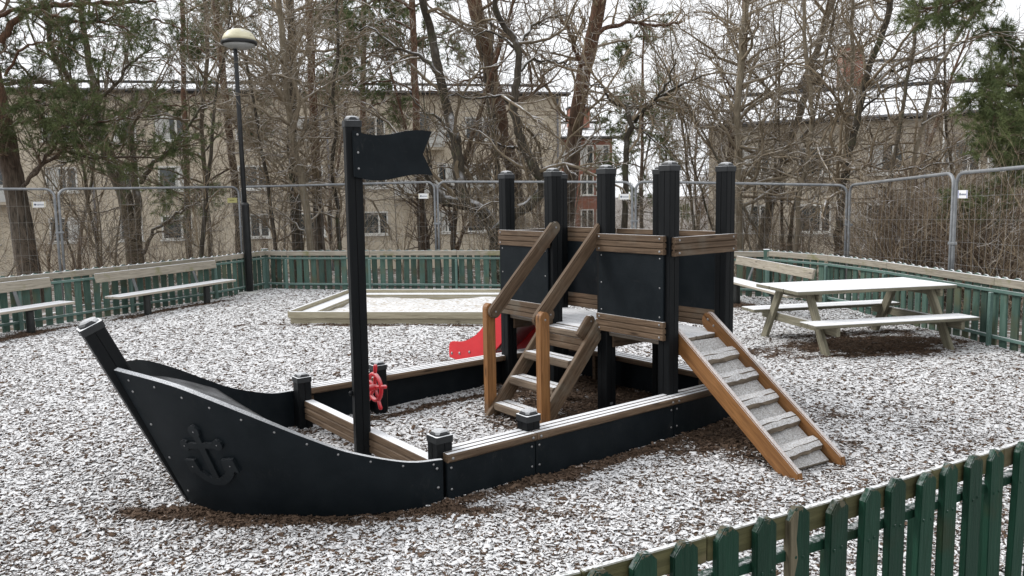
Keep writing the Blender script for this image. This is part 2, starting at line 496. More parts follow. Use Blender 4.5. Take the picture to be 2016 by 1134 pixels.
def cbox(sx, sy, sz, mat, bev=0.004):
    """a board with eased edges, centred, shared between alike pieces"""
    key = (round(sx, 4), round(sy, 4), round(sz, 4), mat.name, bev)
    if key in _cb:
        return _cb[key]
    bm = bmesh.new()
    bmesh.ops.create_cube(bm, size=1.0)
    for v in bm.verts:
        v.co = (v.co.x * sx, v.co.y * sy, v.co.z * sz)
    if bev:
        bmesh.ops.bevel(bm, geom=list(bm.edges), offset=min(bev, .4 * min(sx, sy, sz)), segments=1, affect='EDGES')
    me = bpy.data.meshes.new('board')
    bm.to_mesh(me)
    bm.free()
    me.materials.append(mat)
    _cb[key] = me
    return me


def basis_matrix(p, x, zhint=(0, 0, 1)):
    x = Vector(x).normalized()
    z = Vector(zhint)
    y = z.cross(x).normalized()
    z = x.cross(y).normalized()
    return Matrix(((x.x, y.x, z.x, p[0]), (x.y, y.y, z.y, p[1]), (x.z, y.z, z.z, p[2]), (0, 0, 0, 1)))


def board(name, parent, mat, p0, p1, w, h, bev=0.004, up=(0, 0, 1), me=None):
    """a board from p0 to p1 (axis through its centre), w across, h along 'up'"""
    p0, p1 = Vector(p0), Vector(p1)
    L = (p1 - p0).length
    o = link(name, me or cbox(L, w, h, mat, bev), parent)
    o.matrix_local = basis_matrix((p0 + p1) / 2, p1 - p0, up)
    return o


def extrude_profile(prof, L, mat, name='profile', axis='x', smooth=False):
    """closed 2d profile swept along local x (or z), centred on x"""
    n = len(prof)
    V, Fc = [], []
    for s in (-.5, .5):
        for a, b in prof:
            V.append((s * L, a, b) if axis == 'x' else (a, b, (s + .5) * L))
    for i in range(n):
        j = (i + 1) % n
        Fc.append((i, j, n + j, n + i))
    Fc.append(tuple(range(n - 1, -1, -1)))
    Fc.append(tuple(range(n, 2 * n)))
    return pymesh(name, V, Fc, mat, smooth)


def grooved(w, h, n, depth=.006, gw=.007, c=.004, both=True):
    """profile of a board h tall and w thick with n milled grooves on its faces"""
    pts = []
    gz = [h * (i + 1) / (n + 1) - h / 2 for i in range(n)]
    pts += [(w / 2, -h / 2 + c)]
    for g in gz:
        pts += [(w / 2, g - .011), (w / 2 - .012, g - .001), (w / 2 - .012, g + .003), (w / 2, g + .003)]
    pts += [(w / 2, h / 2 - c), (w / 2 - c, h / 2), (-w / 2 + c, h / 2), (-w / 2, h / 2 - c)]
    if both:
        for g in reversed(gz):
            pts += [(-w / 2, g + .003), (-w / 2 + .012, g + .003), (-w / 2 + .012, g - .001), (-w / 2, g - .011)]
    pts += [(-w / 2, -h / 2 + c), (-w / 2 + c, -h / 2), (w / 2 - c, -h / 2)]
    return pts


def outline(pts, thick, mat, name='plate', bev=0.0, smooth=False):
    """flat outline in local x,z extruded along y by thick, edges eased"""
    n = len(pts)
    V = [(x, -thick / 2, z) for x, z in pts] + [(x, thick / 2, z) for x, z in pts]
    Fc = [tuple(range(n)), tuple(range(2 * n - 1, n - 1, -1))]
    for i in range(n):
        j = (i + 1) % n
        Fc.append((i, n + i, n + j, j))
    me = pymesh(name, V, Fc, mat)
    if bev:
        bm = bmesh.new()
        bm.from_mesh(me)
        ed = [e for e in bm.edges if abs(e.verts[0].co.y - e.verts[1].co.y) < 1e-6]
        bmesh.ops.bevel(bm, geom=ed, offset=bev, segments=2, affect='EDGES')
        bm.to_mesh(me)
        bm.free()
    return me


def smoothpath(P, n):
    """Catmull-Rom through the points, n samples"""
    P = np.asarray(P, float)
    Q = np.vstack([2 * P[0] - P[1], P, 2 * P[-1] - P[-2]])
    m = len(P) - 1
    d = np.r_[0, np.cumsum(np.linalg.norm(np.diff(P, axis=0), axis=1))]
    ts = np.interp(np.linspace(0, d[-1], n), d, np.arange(m + 1))
    out = []
    for t in ts:
        i = min(int(t), m - 1)
        f = t - i
        a, b, c, e = Q[i], Q[i + 1], Q[i + 2], Q[i + 3]
        out.append(.5 * ((2 * b) + (-a + c) * f + (2 * a - 5 * b + 4 * c - e) * f * f + (-a + 3 * b - 3 * c + e) * f ** 3))
    return np.array(out)


def tubes(P, R, S):
    """N tubes at once: P (N,K,3) centre lines, R (N,K) radii, S sides -> vertices, quads"""
    N, K, _ = P.shape
    T = np.gradient(P, axis=1)
    T /= np.linalg.norm(T, axis=2, keepdims=True) + 1e-9
    ref = np.zeros_like(T)
    mean = T.mean(axis=1)
    ax = np.argmin(np.abs(mean), axis=1)
    ref[np.arange(N), :, ax] = 1.0
    U = np.cross(T, ref)
    U /= np.linalg.norm(U, axis=2, keepdims=True) + 1e-9
    W = np.cross(T, U)
    a = np.arange(S) * 2 * np.pi / S
    V = P[:, :, None, :] + R[:, :, None, None] * (np.cos(a)[None, None, :, None] * U[:, :, None, :] + np.sin(a)[None, None, :, None] * W[:, :, None, :])
    idx = np.arange(N * K * S).reshape(N, K, S)
    q = np.stack([idx[:, :-1, :], np.roll(idx, -1, 2)[:, :-1, :], np.roll(idx, -1, 2)[:, 1:, :], idx[:, 1:, :]], axis=-1)
    return V.reshape(-1, 3), q.reshape(-1, 4)


def tube_obj(name, parent, mat, path, r, S=10, closed_ends=True, smooth=True):
    P = np.asarray(path, float)[None]
    Rr = np.full((1, P.shape[1]), r) if np.isscalar(r) else np.asarray(r, float)[None]
    V, Q = tubes(P, Rr, S)
    V = [tuple(v) for v in V]
    Fc = [tuple(q) for q in Q]
    if closed_ends:
        Fc.append(tuple(range(S)))
        Fc.append(tuple(range(len(V) - S, len(V))))
    return link(name, pymesh(name, V, Fc, mat, smooth), parent)


def lathe(name, prof, mat, S=24, smooth=True):
    V, Fc = [], []
    for r, z in prof:
        for i in range(S):
            a = 2 * math.pi * i / S
            V.append((r * math.cos(a), r * math.sin(a), z))
    for k in range(len(prof) - 1):
        for i in range(S):
            j = (i + 1) % S
            Fc.append((k * S + i, k * S + j, (k + 1) * S + j, (k + 1) * S + i))
    if prof[0][0] > 1e-4:
        Fc.append(tuple(range(S)))
    if prof[-1][0] > 1e-4:
        Fc.append(tuple(range((len(prof) - 1) * S, len(prof) * S)))
    return pymesh(name, V, Fc, mat, smooth)


def copy_tree(o, parent=None):
    c = o.copy()
    COL.objects.link(c)
    c.parent = parent
    for ch in list(o.children):
        copy_tree(ch, c)
    return c


# ------------------------------------------------------------------ the ground
LEFT_FENCE = [(-8.35, 6.6), (-7.35, 8.6), (-6.54, 10.41), (-5.80, 11.95), (-5.09, 13.5), (-4.66, 14.96)]
BACK_FENCE = [(-4.66, 14.96), (-4.19, 14.74), (-0.98, 14.11), (1.8, 13.4), (4.1, 12.6)]
RIGHT_FENCE = [(4.1, 12.6), (4.625, 11.54), (4.883, 10.27), (5.06, 8.25), (5.18, 7.4), (5.30, 5.6)]
NEAR_FENCE = [(-0.20, 1.74), (0.157, 1.90), (0.516, 2.092), (1.0, 2.352), (1.39, 2.58), (1.76, 2.79), (2.5, 3.25), (3.4, 3.9), (5.30, 5.6)]


_vn = np.random.default_rng(3).random((256, 256))


def vnoise(x, y, s):
    u, v = np.asarray(x) / s + 100.3, np.asarray(y) / s + 57.7
    i, j = np.floor(u).astype(int), np.floor(v).astype(int)
    f, g_ = u - i, v - j
    f, g_ = f * f * (3 - 2 * f), g_ * g_ * (3 - 2 * g_)
    a = _vn[i % 256, j % 256] * (1 - f) + _vn[(i + 1) % 256, j % 256] * f
    b = _vn[i % 256, (j + 1) % 256] * (1 - f) + _vn[(i + 1) % 256, (j + 1) % 256] * f
    return a * (1 - g_) + b * g_ - .5


def bare(x, y):
    """where the wind and the things above kept the snow off: 0 snowy .. 1 bare"""
    b = np.zeros_like(x)
    for cx, cy, ax, ay, ang, s in BARE:
        c, sn = math.cos(ang), math.sin(ang)
        dx, dy = x - cx, y - cy
        u = (dx * c + dy * sn) / ax
        v = (-dx * sn + dy * c) / ay
        b = np.maximum(b, s * np.clip(1.7 - np.sqrt(u * u + v * v) * (1 + .5 * vnoise(x, y, .13) + .7 * vnoise(x, y, .33)), 0, 1))
    return np.clip(b * (1 + .9 * vnoise(x, y, .07)), 0, 1)


SA = rad(37.5)                       # the ship's axis
SO = np.array([.5183, 6.0862])       # middle of its tower's front wall
sa = np.array([math.cos(SA), math.sin(SA)])
sp = np.array([-math.sin(SA), math.cos(SA)])


def sw(x, y):
    return SO + x * sa + y * sp


def _b(x, y, ax, ay, s=1.0, ang=SA):
    w = sw(x, y)
    return (w[0], w[1], ax, ay, ang, s)


BARE = [_b(.35, .1, .55, 1.0, 1.0), _b(.2, -.75, .5, .28, .9), _b(-.5, .0, .3, .3, .5),
        (-1.66, 4.10, .34, .10, -.1, 1.0), (-1.30, 3.98, .50, .09, -.12, .95), (-.62, 3.98, .5, .06, .1, .85),
        _b(-.9, -1.07, 1.1, .05, .85), _b(.35, -1.2, .45, .24, .9), _b(.25, -1.55, .3, .2, .55),
        _b(-.8, .80, 1.1, .045, .9), _b(-1.62, .35, .08, .5, .6), _b(-1.3, -.78, .6, .05, .5),
        (3.80, 8.45, .80, .42, rad(12), .95), (3.75, 7.95, .80, .10, rad(12), .75), (3.8, 9.05, .8, .15, rad(12), .6),
        (-5.42, 11.85, .75, .10, rad(67), .9), (-5.02, 12.75, .5, .12, rad(67), .95), (-6.25, 10.0, .8, .14, rad(67), .95),
        (-1.6, 10.28, 1.4, .06, rad(-7.5), .9), (3.35, 11.7, .6, .18, rad(-75), .8), (3.9, 9.9, .5, .12, .3, .4),
        (.28, 4.0, .3, .03, .6, .3)]


def height(x, y):
    h = .012 * np.sin(x * 2.1 + y * .7) * np.sin(y * 1.7 - x * .6) + .006 * np.sin(x * 7.3 + 1) * np.sin(y * 6.1)
    # chips kicked away at the foot of the ramp, the slide and in front of the stairs
    lx = (x - SO[0]) * sa[0] + (y - SO[1]) * sa[1]
    ly = (x - SO[0]) * sp[0] + (y - SO[1]) * sp[1]
    run = np.clip((lx + 2.1) * 6, 0, 1) * np.clip((.75 - lx) * 6, 0, 1)
    h = h + run * (.026 + .03 * vnoise(x, y, .16)) * np.exp(-((np.abs(ly) - 1.06) / .06) ** 2)     # chips heaped against the hull
    for cx, cy, r, d in ((*sw(.25, -1.95), .42, -.07), (*sw(-.62, .15), .3, -.012), (-1.6, 3.95, .3, -.01)):
        h = h + d * np.exp(-((x - cx) ** 2 + (y - cy) ** 2) / (r * r))
    return h


def drift(x, y):
    """thin and thick places in the dusting"""
    d = .16 * vnoise(x, y, 1.6) + .26 * vnoise(x + 9, y, .55) + .30 * vnoise(x, y + 5, .19) + .2 * vnoise(x, y, .08)
    n = vnoise(x + 31, y + 12, .42) + .5 * vnoise(x, y, .15)
    d = d - .55 * np.clip((n - .40) * 3, 0, 1)          # scuffed spots
    return d - .10 * np.clip((4.6 - y) / 1.6, 0, 1) - .07 * np.clip((x - .5) / 2, 0, 1) + .16 * np.clip((y - 4.6) / 3, 0, 1) + .05 * np.clip(-x / 2, 0, 1)


def inside(x, y):
    poly = LEFT_FENCE + BACK_FENCE[1:] + RIGHT_FENCE[1:] + [(5.3, 5.6), (5.3, 1.0), (-10, 1.0), (-10, 4.0)]
    ins = np.zeros(x.shape, bool)
    n = len(poly)
    for i in range(n):
        x0, y0 = poly[i]
        x1, y1 = poly[(i + 1) % n]
        c = ((y0 > y) != (y1 > y)) & (x < (x1 - x0) * (y - y0) / (y1 - y0 + 1e-12) + x0)
        ins ^= c
    return ins


def seg_dist(x, y, poly):
    d = np.full(x.shape, 1e9)
    for (x0, y0), (x1, y1) in zip(poly[:-1], poly[1:]):
        vx, vy = x1 - x0, y1 - y0
        t = np.clip(((x - x0) * vx + (y - y0) * vy) / (vx * vx + vy * vy), 0, 1)
        d = np.minimum(d, np.hypot(x - x0 - t * vx, y - y0 - t * vy))
    return d


def outer_z(x, y):
    x, y = np.asarray(x, float), np.asarray(y, float)
    d = seg_dist(x, y, LEFT_FENCE + BACK_FENCE[1:] + RIGHT_FENCE[1:])
    d = np.where(inside(x, y), 0, d)
    d = np.where(y < 5.5, np.minimum(d, 2.0), d)
    return -.05 - .085 * np.clip(d - .6, 0, 26) + .05 * np.sin(x * .9) * np.sin(y * .8) * np.clip(d - .4, 0, 1)


def grid_mesh(name, xs, ys, zf, mat):
    X, Y = np.meshgrid(xs, ys)
    Z = zf(X, Y)
    V = np.stack([X, Y, Z], -1).reshape(-1, 3)
    idx = np.arange(X.size).reshape(X.shape)
    Q = np.stack([idx[:-1, :-1], idx[:-1, 1:], idx[1:, 1:], idx[1:, :-1]], -1).reshape(-1, 4)
    return npmesh(name, V, Q, None, mat), X, Y


def build_ground():
    xs = np.concatenate([[-600, -250, -120, -70, -45], np.arange(-30, 31, .75), [45, 70, 120, 250, 600]])
    ys = np.concatenate([[-300, -120, -50, -20], np.arange(-8, 52, .75), [60, 80, 120, 250, 700, 1500]])
    me, X, Y = grid_mesh('ground', xs, ys, lambda x, y: outer_z(x, y) - .02 * inside(x, y) - .04, MAT['outer'])
    tag(link('ground', me), 'sloping wooded ground with leaf litter and thin snow beyond the fence', kind='structure')
    xs = np.arange(-10.2, 5.9, .05)
    ys = np.arange(1.0, 15.3, .05)
    X, Y = np.meshgrid(xs, ys)
    ok = inside(X, Y)
    Z = height(X, Y)
    idx = np.arange(X.size).reshape(X.shape)
    Q = np.stack([idx[:-1, :-1], idx[:-1, 1:], idx[1:, 1:], idx[1:, :-1]], -1).reshape(-1, 4)
    keep = ok[:-1, :-1] | ok[1:, 1:] | ok[1:, :-1] | ok[:-1, 1:]
    Q = Q[keep.ravel()]
    me = npmesh('playground_surface', np.stack([X, Y, Z], -1).reshape(-1, 3), Q, None, MAT['mulch'])
    at_ = me.attributes.new('snow', 'FLOAT', 'POINT')
    at_.data.foreach_set('value', ((.86 + drift(X, Y)) * (1 - bare(X, Y))).astype(np.float32).ravel())
    tag(link('path', me), 'playground surface of dark bark mulch dusted with snow', kind='structure').name = 'playground_ground'

    # loose bark chips
    def scatter(n, x0, x1, y0, y1, pw):
        y = y0 + (y1 - y0) * rng.random(n) ** pw
        x = x0 + (x1 - x0) * rng.random(n)
        return x, y
    x, y = scatter(250000, -1, 1, 2.5, 14.9, 1.85)
    x = x * (y * .76 + .75)
    k = inside(x, y)
    x, y = x[k], y[k]
    n = len(x)
    L = (.0050 + .017 * rng.random(n) ** 3.2) * (.92 + .035 * (y - 3))
    W = L * (.26 + .34 * rng.random(n))
    H = .0016 + .003 * rng.random(n)
    yaw = rng.random(n) * 2 * np.pi
    tx, ty = rng.normal(0, .19, n), rng.normal(0, .19, n)
    c = np.array([[-1, -1, -1], [1, -1, -1], [1, 1, -1], [-1, 1, -1], [-1, -1, 1], [1, -1, 1], [1, 1, 1], [-1, 1, 1]], float)
    P = np.broadcast_to(c, (n, 8, 3)) * np.stack([L, W, H], -1)[:, None, :]
    P = P * (1 + rng.normal(0, .22, (n, 8, 3)))
    P[:, :, 2] += tx[:, None] * P[:, :, 0] + ty[:, None] * P[:, :, 1]
    cs, sn = np.cos(yaw)[:, None], np.sin(yaw)[:, None]
    px = P[:, :, 0] * cs - P[:, :, 1] * sn + x[:, None]
    py = P[:, :, 0] * sn + P[:, :, 1] * cs + y[:, None]
    pz = P[:, :, 2] + (height(x, y) + .002 + .005 * rng.random(n))[:, None]
    V = np.stack([px, py, pz], -1).reshape(-1, 3)
    fq = np.array([[4, 5, 6, 7], [0, 1, 5, 4], [2, 3, 7, 6]])
    Q = (np.arange(n)[:, None, None] * 8 + fq[None]).reshape(-1, 4)
    me = npmesh('bark_chips', V, Q, None, MAT['chips'], smooth=False)
    br = bare(x, y)
    amt = np.clip(.85 + drift(x, y) + .22 * rng.normal(size=n), 0, 1) * (1 - br) + .02 * br
    amt = np.where(rng.random(n) < .20, amt * .12, amt)
    a1 = me.attributes.new('snow', 'FLOAT', 'POINT')
    a1.data.foreach_set('value', np.repeat(amt, 8).astype(np.float32))
    a2 = me.attributes.new('tone', 'FLOAT', 'POINT')
    a2.data.foreach_set('value', np.repeat(np.clip(rng.normal(.1, .22, n), 0, .9), 8).astype(np.float32))
    tag(link('bark_chips', me), 'loose bark chips dusted with snow over the play area', 'bark chips', kind='stuff')


build_ground()


# ------------------------------------------------------------------ the play ship
ship = empty('play_ship', (SO[0], SO[1], 0), SA,
             'black wooden play ship with mast, tower, ramp, stairs and red slide', 'play ship')
# local frame: x runs aft, y to port (away from the camera), z up


def sq(w, c):
    h = w / 2
    return [(h, -h + c), (h, h - c), (h - c, h), (-h + c, h), (-h, h - c), (-h, -h + c), (-h + c, -h), (h - c, -h)]


def post_profile(w, c, g=.004, d=.006):
    h = w / 2
    pts = []
    for k in range(4):
        a = k * math.pi / 2
        ca, sn = math.cos(a), math.sin(a)
        for x, y in ((h, -h + c), (h, -g / 2), (h - d, -g / 2), (h - d, g / 2), (h, g / 2), (h, h - c)):
            pts.append((x * ca - y * sn, x * sn + y * ca))
    return pts


def cap_mesh(w, c):
    rings = [(w, 0, c), (w, .034, c), (w * .99, .037, c), (w * .83, .0385, c * 2), (w * .815, .047, c * 2.6), (w * .73, .057, c * 3.2), (w * .54, .064, c * 3), (w * .22, .067, c * 1.4)]
    V, Fc = [], []
    for ww, z, cc in rings:
        for p in sq(ww, cc):
            V.append((*p, z))
    for k in range(len(rings) - 1):
        for i in range(8):
            j = (i + 1) % 8
            Fc.append((k * 8 + i, k * 8 + j, (k + 1) * 8 + j, (k + 1) * 8 + i))
    Fc.append(tuple(range(8)))
    Fc.append(tuple(range((len(rings) - 1) * 8, len(rings) * 8)))
    me = pymesh('post_cap', V, Fc, MAT['cap'])
    me.materials.append(MAT['snow'])
    for p in me.polygons:
        zc = p.center.z
        rr = math.hypot(p.center.x, p.center.y)
        if .0372 < zc < .0384 and p.normal.z > .8 and rr > w * .3:
            p.material_index = 1
    return me


PW, PC = .100, .005
CAP = cap_mesh(PW + .010, PC + .001)
_posts = {}


def ship_post(name, x, y, z0, z1):
    key = round(z1 - z0, 3)
    if key not in _posts:
        _posts[key] = extrude_profile(post_profile(PW, PC), z1 - z0, MAT['post'], 'ship_post', 'z')
    o = link(name, _posts[key], ship, (x, y, z0))
    link('cap', CAP, o, (0, 0, z1 - z0 - .02))
    return o


BOLT = lathe('bolt', [(.0075, 0), (.0075, .0015), (.006, .0035), (.003, .0048), (.0004, .005)], MAT['bolt'], 10)


def bolt(parent, p, d, name='bolt', s=1.0):
    o = link(name, BOLT, parent)
    o.matrix_local = Matrix.Translation(Vector(p)) @ Vector(d).to_track_quat('Z', 'Y').to_matrix().to_4x4() @ Matrix.Scale(s, 4)
    return o


TY, TI, TX = .905, .30, .60       # tower posts
PH = 1.826
for x in (0.0, TX):
    for y in (-TY, -TI, TI, TY):
        ship_post('tower_post', x, y, -.05, PH)
BX1, BX2, BY = -1.885, -1.265, .936
for x in (BX1, BX2):
    for y in (-BY, BY):
        ship_post('hull_post', x, y, -.05, .357)

# hull sides and stern: dark sheets under grooved gunwale boards
GZ0, GZ1 = .238, .285


def gunwale(x0, x1, y, w=.15):
    prof = []
    h = (GZ1 - GZ0)
    n = 2
    pts = grooved(h, w, n, depth=.006, gw=.008, c=.010)
    prof = [(b, a) for a, b in pts]
    L = x1 - x0
    me = extrude_profile(prof, L - .004, MAT['gunwale'], 'gunwale')
    return link('gunwale_board', me, ship, ((x0 + x1) / 2, y, (GZ0 + GZ1) / 2))


for s in (-1, 1):
    for x0, x1 in ((-1.90, -1.285), (-1.285, -.075), (-.075, .655)):
        gunwale(x0, x1, s * .967)
        pn = link('hull_panel', cbox(x1 - x0 - .006, .024, .31, MAT['hull'], .003), ship, ((x0 + x1) / 2, s * 1.012, .085))
        inn = link('batten', cbox(.05, .035, .26, MAT['rail'], .004), pn, (-(x1 - x0) / 2 + .09, -s * .03, .0))
        link('batten', cbox(.05, .035, .26, MAT['rail'], .004), pn, ((x1 - x0) / 2 - .09, -s * .03, .0))
        for ex in (x0 + .028, x1 - .028):
            bolt(pn, (ex - (x0 + x1) / 2, s * .012, .12), (0, s, 0))
            bolt(pn, (ex - (x0 + x1) / 2, s * .012, .0), (0, s, 0))
        gb = [o for o in ship.children if o.name.startswith('gunwale_board')][-1]
        for ex in (-(x1 - x0) / 2 + .03, (x1 - x0) / 2 - .03):
            bolt(gb, (ex, s * .075, 0), (0, s, 0), s=1.2)
# stern
prof = [(b, a) for a, b in grooved(GZ1 - GZ0, .15, 2, .006, .008, .010)]
st = link('gunwale_board', extrude_profile(prof, 1.79, MAT['gunwale'], 'gunwale'), ship, (.733, 0, (GZ0 + GZ1) / 2 - .002), (0, 0, rad(90)))
link('hull_panel', cbox(2.0, .024, .31, MAT['hull'], .003), ship, (.772, 0, .083), (0, 0, rad(90)))
for y in (-.6, .6):
    link('batten', cbox(.05, .035, .26, MAT['rail'], .004), ship, (.742, y, .09), (0, 0, 0))

# bow: two bent sheets from the forward hull posts to the leaning stem
BOT = np.array([(-1.925, 1.022, -.04), (-2.00, 1.0, -.04), (-2.217, .905, -.04), (-2.477, .725, -.04), (-2.716, .488, -.04), (-2.862, .29, -.04), (-2.955, .062, -.04)])
TOP = np.array([(-1.925, 1.024, .262), (-2.12, .985, .280), (-2.4, .915, .372), (-2.6, .85, .472), (-2.8, .75, .583), (-3.0, .56, .69), (-3.13, .37, .748), (-3.305, .062, .795)])
NT, NV = 40, 8
BC, TC = smoothpath(BOT, NT), smoothpath(TOP, NT)


def bow_point(t, v, side=-1):
    i = min(t * (NT - 1), NT - 1.0001)
    k = int(i)
    f = i - k
    p = (1 - v) * ((1 - f) * BC[k] + f * BC[k + 1]) + v * ((1 - f) * TC[k] + f * TC[k + 1])
    bulge = .035 * math.sin(math.pi * v) * math.sin(math.pi * min(1, t * 1.05))
    return np.array([p[0], side * (p[1] + bulge * .4), p[2]])


def bow_frame(t, v, side=-1, e=.01):
    p = bow_point(t, v, side)
    du = bow_point(min(t + e, 1), v, side) - bow_point(max(t - e, 0), v, side)
    dv = bow_point(t, min(v + e, 1), side) - bow_point(t, max(v - e, 0), side)
    n = np.cross(du, dv)
    n /= np.linalg.norm(n)
    if n[1] * side < 0:
        n = -n
    return p, n


def bow_panel(side):
    th = .026
    V = []
    for k in range(2):
        for i in range(NT):
            for j in range(NV + 1):
                p, n = bow_frame(i / (NT - 1), j / NV, side)
                q = p - n * th * k
                if k:
                    q[1] = side * max(side * q[1], .02)
                V.append(q)
    W = NV + 1
    off = NT * W
    Fc = []
    for i in range(NT - 1):
        for j in range(NV):
            a, b, c, d = i * W + j, (i + 1) * W + j, (i + 1) * W + j + 1, i * W + j + 1
            Fc += [(a, b, c, d), (off + d, off + c, off + b, off + a)]
    for i in range(NT - 1):
        for j in (0, NV):
            a, b = i * W + j, (i + 1) * W + j
            Fc.append((a, b, off + b, off + a))
    for j in range(NV):
        for i in (0, NT - 1):
            a, b = i * W + j, i * W + j + 1
            Fc.append((a, b, off + b, off + a))
    me = pymesh('bow_panel', V, Fc, MAT['hull'])
    me.polygons.foreach_set('use_smooth', [True] * len(me.polygons))
    o = link('bow_panel', me, ship)
    bm = bmesh.new()
    bm.from_mesh(me)
    for e in bm.edges:
        if len(e.link_faces) == 2 and e.calc_face_angle() > .6:
            e.smooth = False
    bm.to_mesh(me)
    bm.free()
    for i in range(11):
        p, n = bow_frame(.03 + .93 * i / 10, .93 if i < 9 else .95, side)
        bolt(o, p, n, s=.85)
    for v in (.15, .4, .64, .87):
        p, n = bow_frame(.968, v, side)
        bolt(o, p, n)
    for v in (.12, .5, .85):
        p, n = bow_frame(.02, v, side)
        bolt(o, p, n, s=1.1)
    return o


near_bow = bow_panel(-1)
far_bow = bow_panel(1)

# raised anchor on both sides
def anchor(parent, side):
    # outline strokes in an (e, g) plane fixed to the sheet, metres; mapped on to its curve
    c, n0 = bow_frame(.775, .50, side)
    ex = bow_point(.74, .5, side) - bow_point(.81, .5, side)
    ex /= np.linalg.norm(ex)
    gz = np.cross(n0, ex) * (1 if side < 0 else -1)
    gz /= np.linalg.norm(gz)
    if gz[2] < 0:
        gz = -gz
    V, Fc = [], []
    ct, stt_ = math.cos(rad(15)) * 1.28, math.sin(rad(15)) * 1.28

    def mapped(e, g, h):
        e, g = e * ct - g * stt_, e * stt_ + g * ct
        p0 = c + ex * e + gz * g
        # drop on to the sheet along its normal
        best = p0
        lo, hi = -.2, .2
        bt, bv, bd = .775, .5, 1e9
        for it, (rt, rv, nn) in enumerate(((.20, .48, 11), (.03, .08, 9), (.006, .016, 7))):
            t0, v0 = bt, bv
            for a in np.linspace(-rt, rt, nn):
                for b in np.linspace(-rv, rv, nn):
                    t, v = min(max(t0 + a, 0), 1), min(max(v0 + b, 0), 1)
                    q = bow_point(t, v, side) - p0
                    q = q - n0 * (q @ n0)
                    dd = q @ q
                    if dd < bd:
                        bd, bt, bv = dd, t, v
        p, n = bow_frame(bt, bv, side)
        return p + n * h

    def poly(pts, h):
        k = len(V)
        n = len(pts)
        lo = [mapped(e, g, -.003) for e, g in pts]
        hi = [mapped(e, g, h) for e, g in pts]
        V.extend(lo)
        V.extend(hi)
        Fc.append(tuple(range(k + n, k + 2 * n)))
        for i in range(n):
            j = (i + 1) % n
            Fc.append((k + i, k + j, k + n + j, k + n + i))

    def disc(e, g, r, h, n=14):
        poly([(e + r * math.cos(2 * math.pi * i / n), g + r * math.sin(2 * math.pi * i / n)) for i in range(n)], h)

    poly([(-.016, -.10), (.016, -.10), (.017, .11), (-.017, .11)], .015)
    disc(0, .125, .027, .0162)
    poly([(-.075, .045), (.075, .045), (.075, .070), (-.075, .070)], .0168)
    disc(-.088, .058, .024, .0156)
    disc(.088, .058, .024, .0174)
    a0, a1 = rad(200), rad(340)
    for i in range(10):
        t0, t1 = a0 + (a1 - a0) * i / 10, a0 + (a1 - a0) * (i + 1) / 10 + .01
        R0, R1 = .082, .118
        poly([(R0 * math.cos(t0), -.02 + R0 * math.sin(t0)), (R1 * math.cos(t0), -.02 + R1 * math.sin(t0)),
              (R1 * math.cos(t1), -.02 + R1 * math.sin(t1)), (R0 * math.cos(t1), -.02 + R0 * math.sin(t1))], .0145 + .0003 * (i % 2))
    for s in (-1, 1):
        poly([(s * .066, -.062), (s * .128, -.080), (s * .128, -.012), (s * .072, -.012)], .0180)
    me = pymesh('anchor_emblem', V, Fc, MAT['emblem'])
    o = link('anchor_emblem', me, parent)
    o['label'] = 'raised black anchor emblem'
    for e, g in ((0, .125), (-.088, .058), (.088, .058), (-.1, -.045), (.1, -.045)):
        p = mapped(e, g, .017)
        bolt(o, p, n0, s=.5)


anchor(near_bow, -1)
anchor(far_bow, 1)

# bow deck sheet, a little below the sheets' rims
V, Fc = [], []
i0 = 15
NS = 12
for i in range(i0, NT):
    p = bow_point(i / (NT - 1), .86, 1)
    for j in range(NS + 1):
        s = -1 + 2 * j / NS
        V.append((p[0] + .02, s * max(p[1] - .034, .012), p[2] - .012 * (1 - s * s)))
for i in range(NT - i0 - 1):
    for j in range(NS):
        a = i * (NS + 1) + j
        Fc.append((a, a + 1, a + NS + 2, a + NS + 1))
dk = pymesh('bow_deck', V, Fc, MAT['decksheet'], True)
o = link('bow_deck', dk, ship)
sol = o.modifiers.new('thickness', 'SOLIDIFY')
sol.thickness = .02
sol.offset = -1

# stem: the leaning prow post
d = Vector((-3.385 + 2.875, 0, 1.02 + .1))
stem = link('prow_post', extrude_profile(post_profile(.108, .008), d.length, MAT['post'], 'prow_post', 'z'), ship)
q = d.to_track_quat('Z', 'Y').to_matrix().to_4x4()
stem.matrix_local = Matrix.Translation((-2.875, 0, -.1)) @ q
link('cap', cap_mesh(.118, .009), stem, (0, 0, d.length - .02))

# thwart between the forward posts
bm_ = extrude_profile(grooved(.07, .135, 2), 1.76, MAT['gunwale'], 'cross_beam')
link('cross_beam', bm_, ship, (-1.862, 0, .135), (0, 0, rad(90)))

# mast, leaning a little, with flag and wheel
mb, mt = Vector((-1.915, -.063, -.05)), Vector((-1.932, -.122, 2.10))
mast = link('mast', extrude_profile(post_profile(.094, .006), (mt - mb).length, MAT['post'], 'mast', 'z'), ship)
mast.matrix_local = Matrix.Translation(mb) @ (mt - mb).to_track_quat('Z', 'Y').to_matrix().to_4x4() @ Matrix.Rotation(rad(-90), 4, 'Z')
link('cap', cap_mesh(.103, .007), mast, (0, 0, (mt - mb).length - .02))
up, lo = [], []
for i in range(17):
    t = i / 16
    w = .018 * math.sin(t * 2 * math.pi - .9) + .014 * math.sin(1.2)
    up.append((t * .545, .004 - .026 * math.sin(t * math.pi * 1.75) * (1 - .35 * t)))
    lo.append((t * .545, -.268 - .024 * math.sin(t * math.pi * 1.75) * (1 - .35 * t)))
fl = up + [(.475, -.125)] + lo[::-1]
flag = link('flag', outline(fl, .018, MAT['hull'], 'flag', .002), ship, (-1.958, -.180, 2.052), (0, 0, 0))
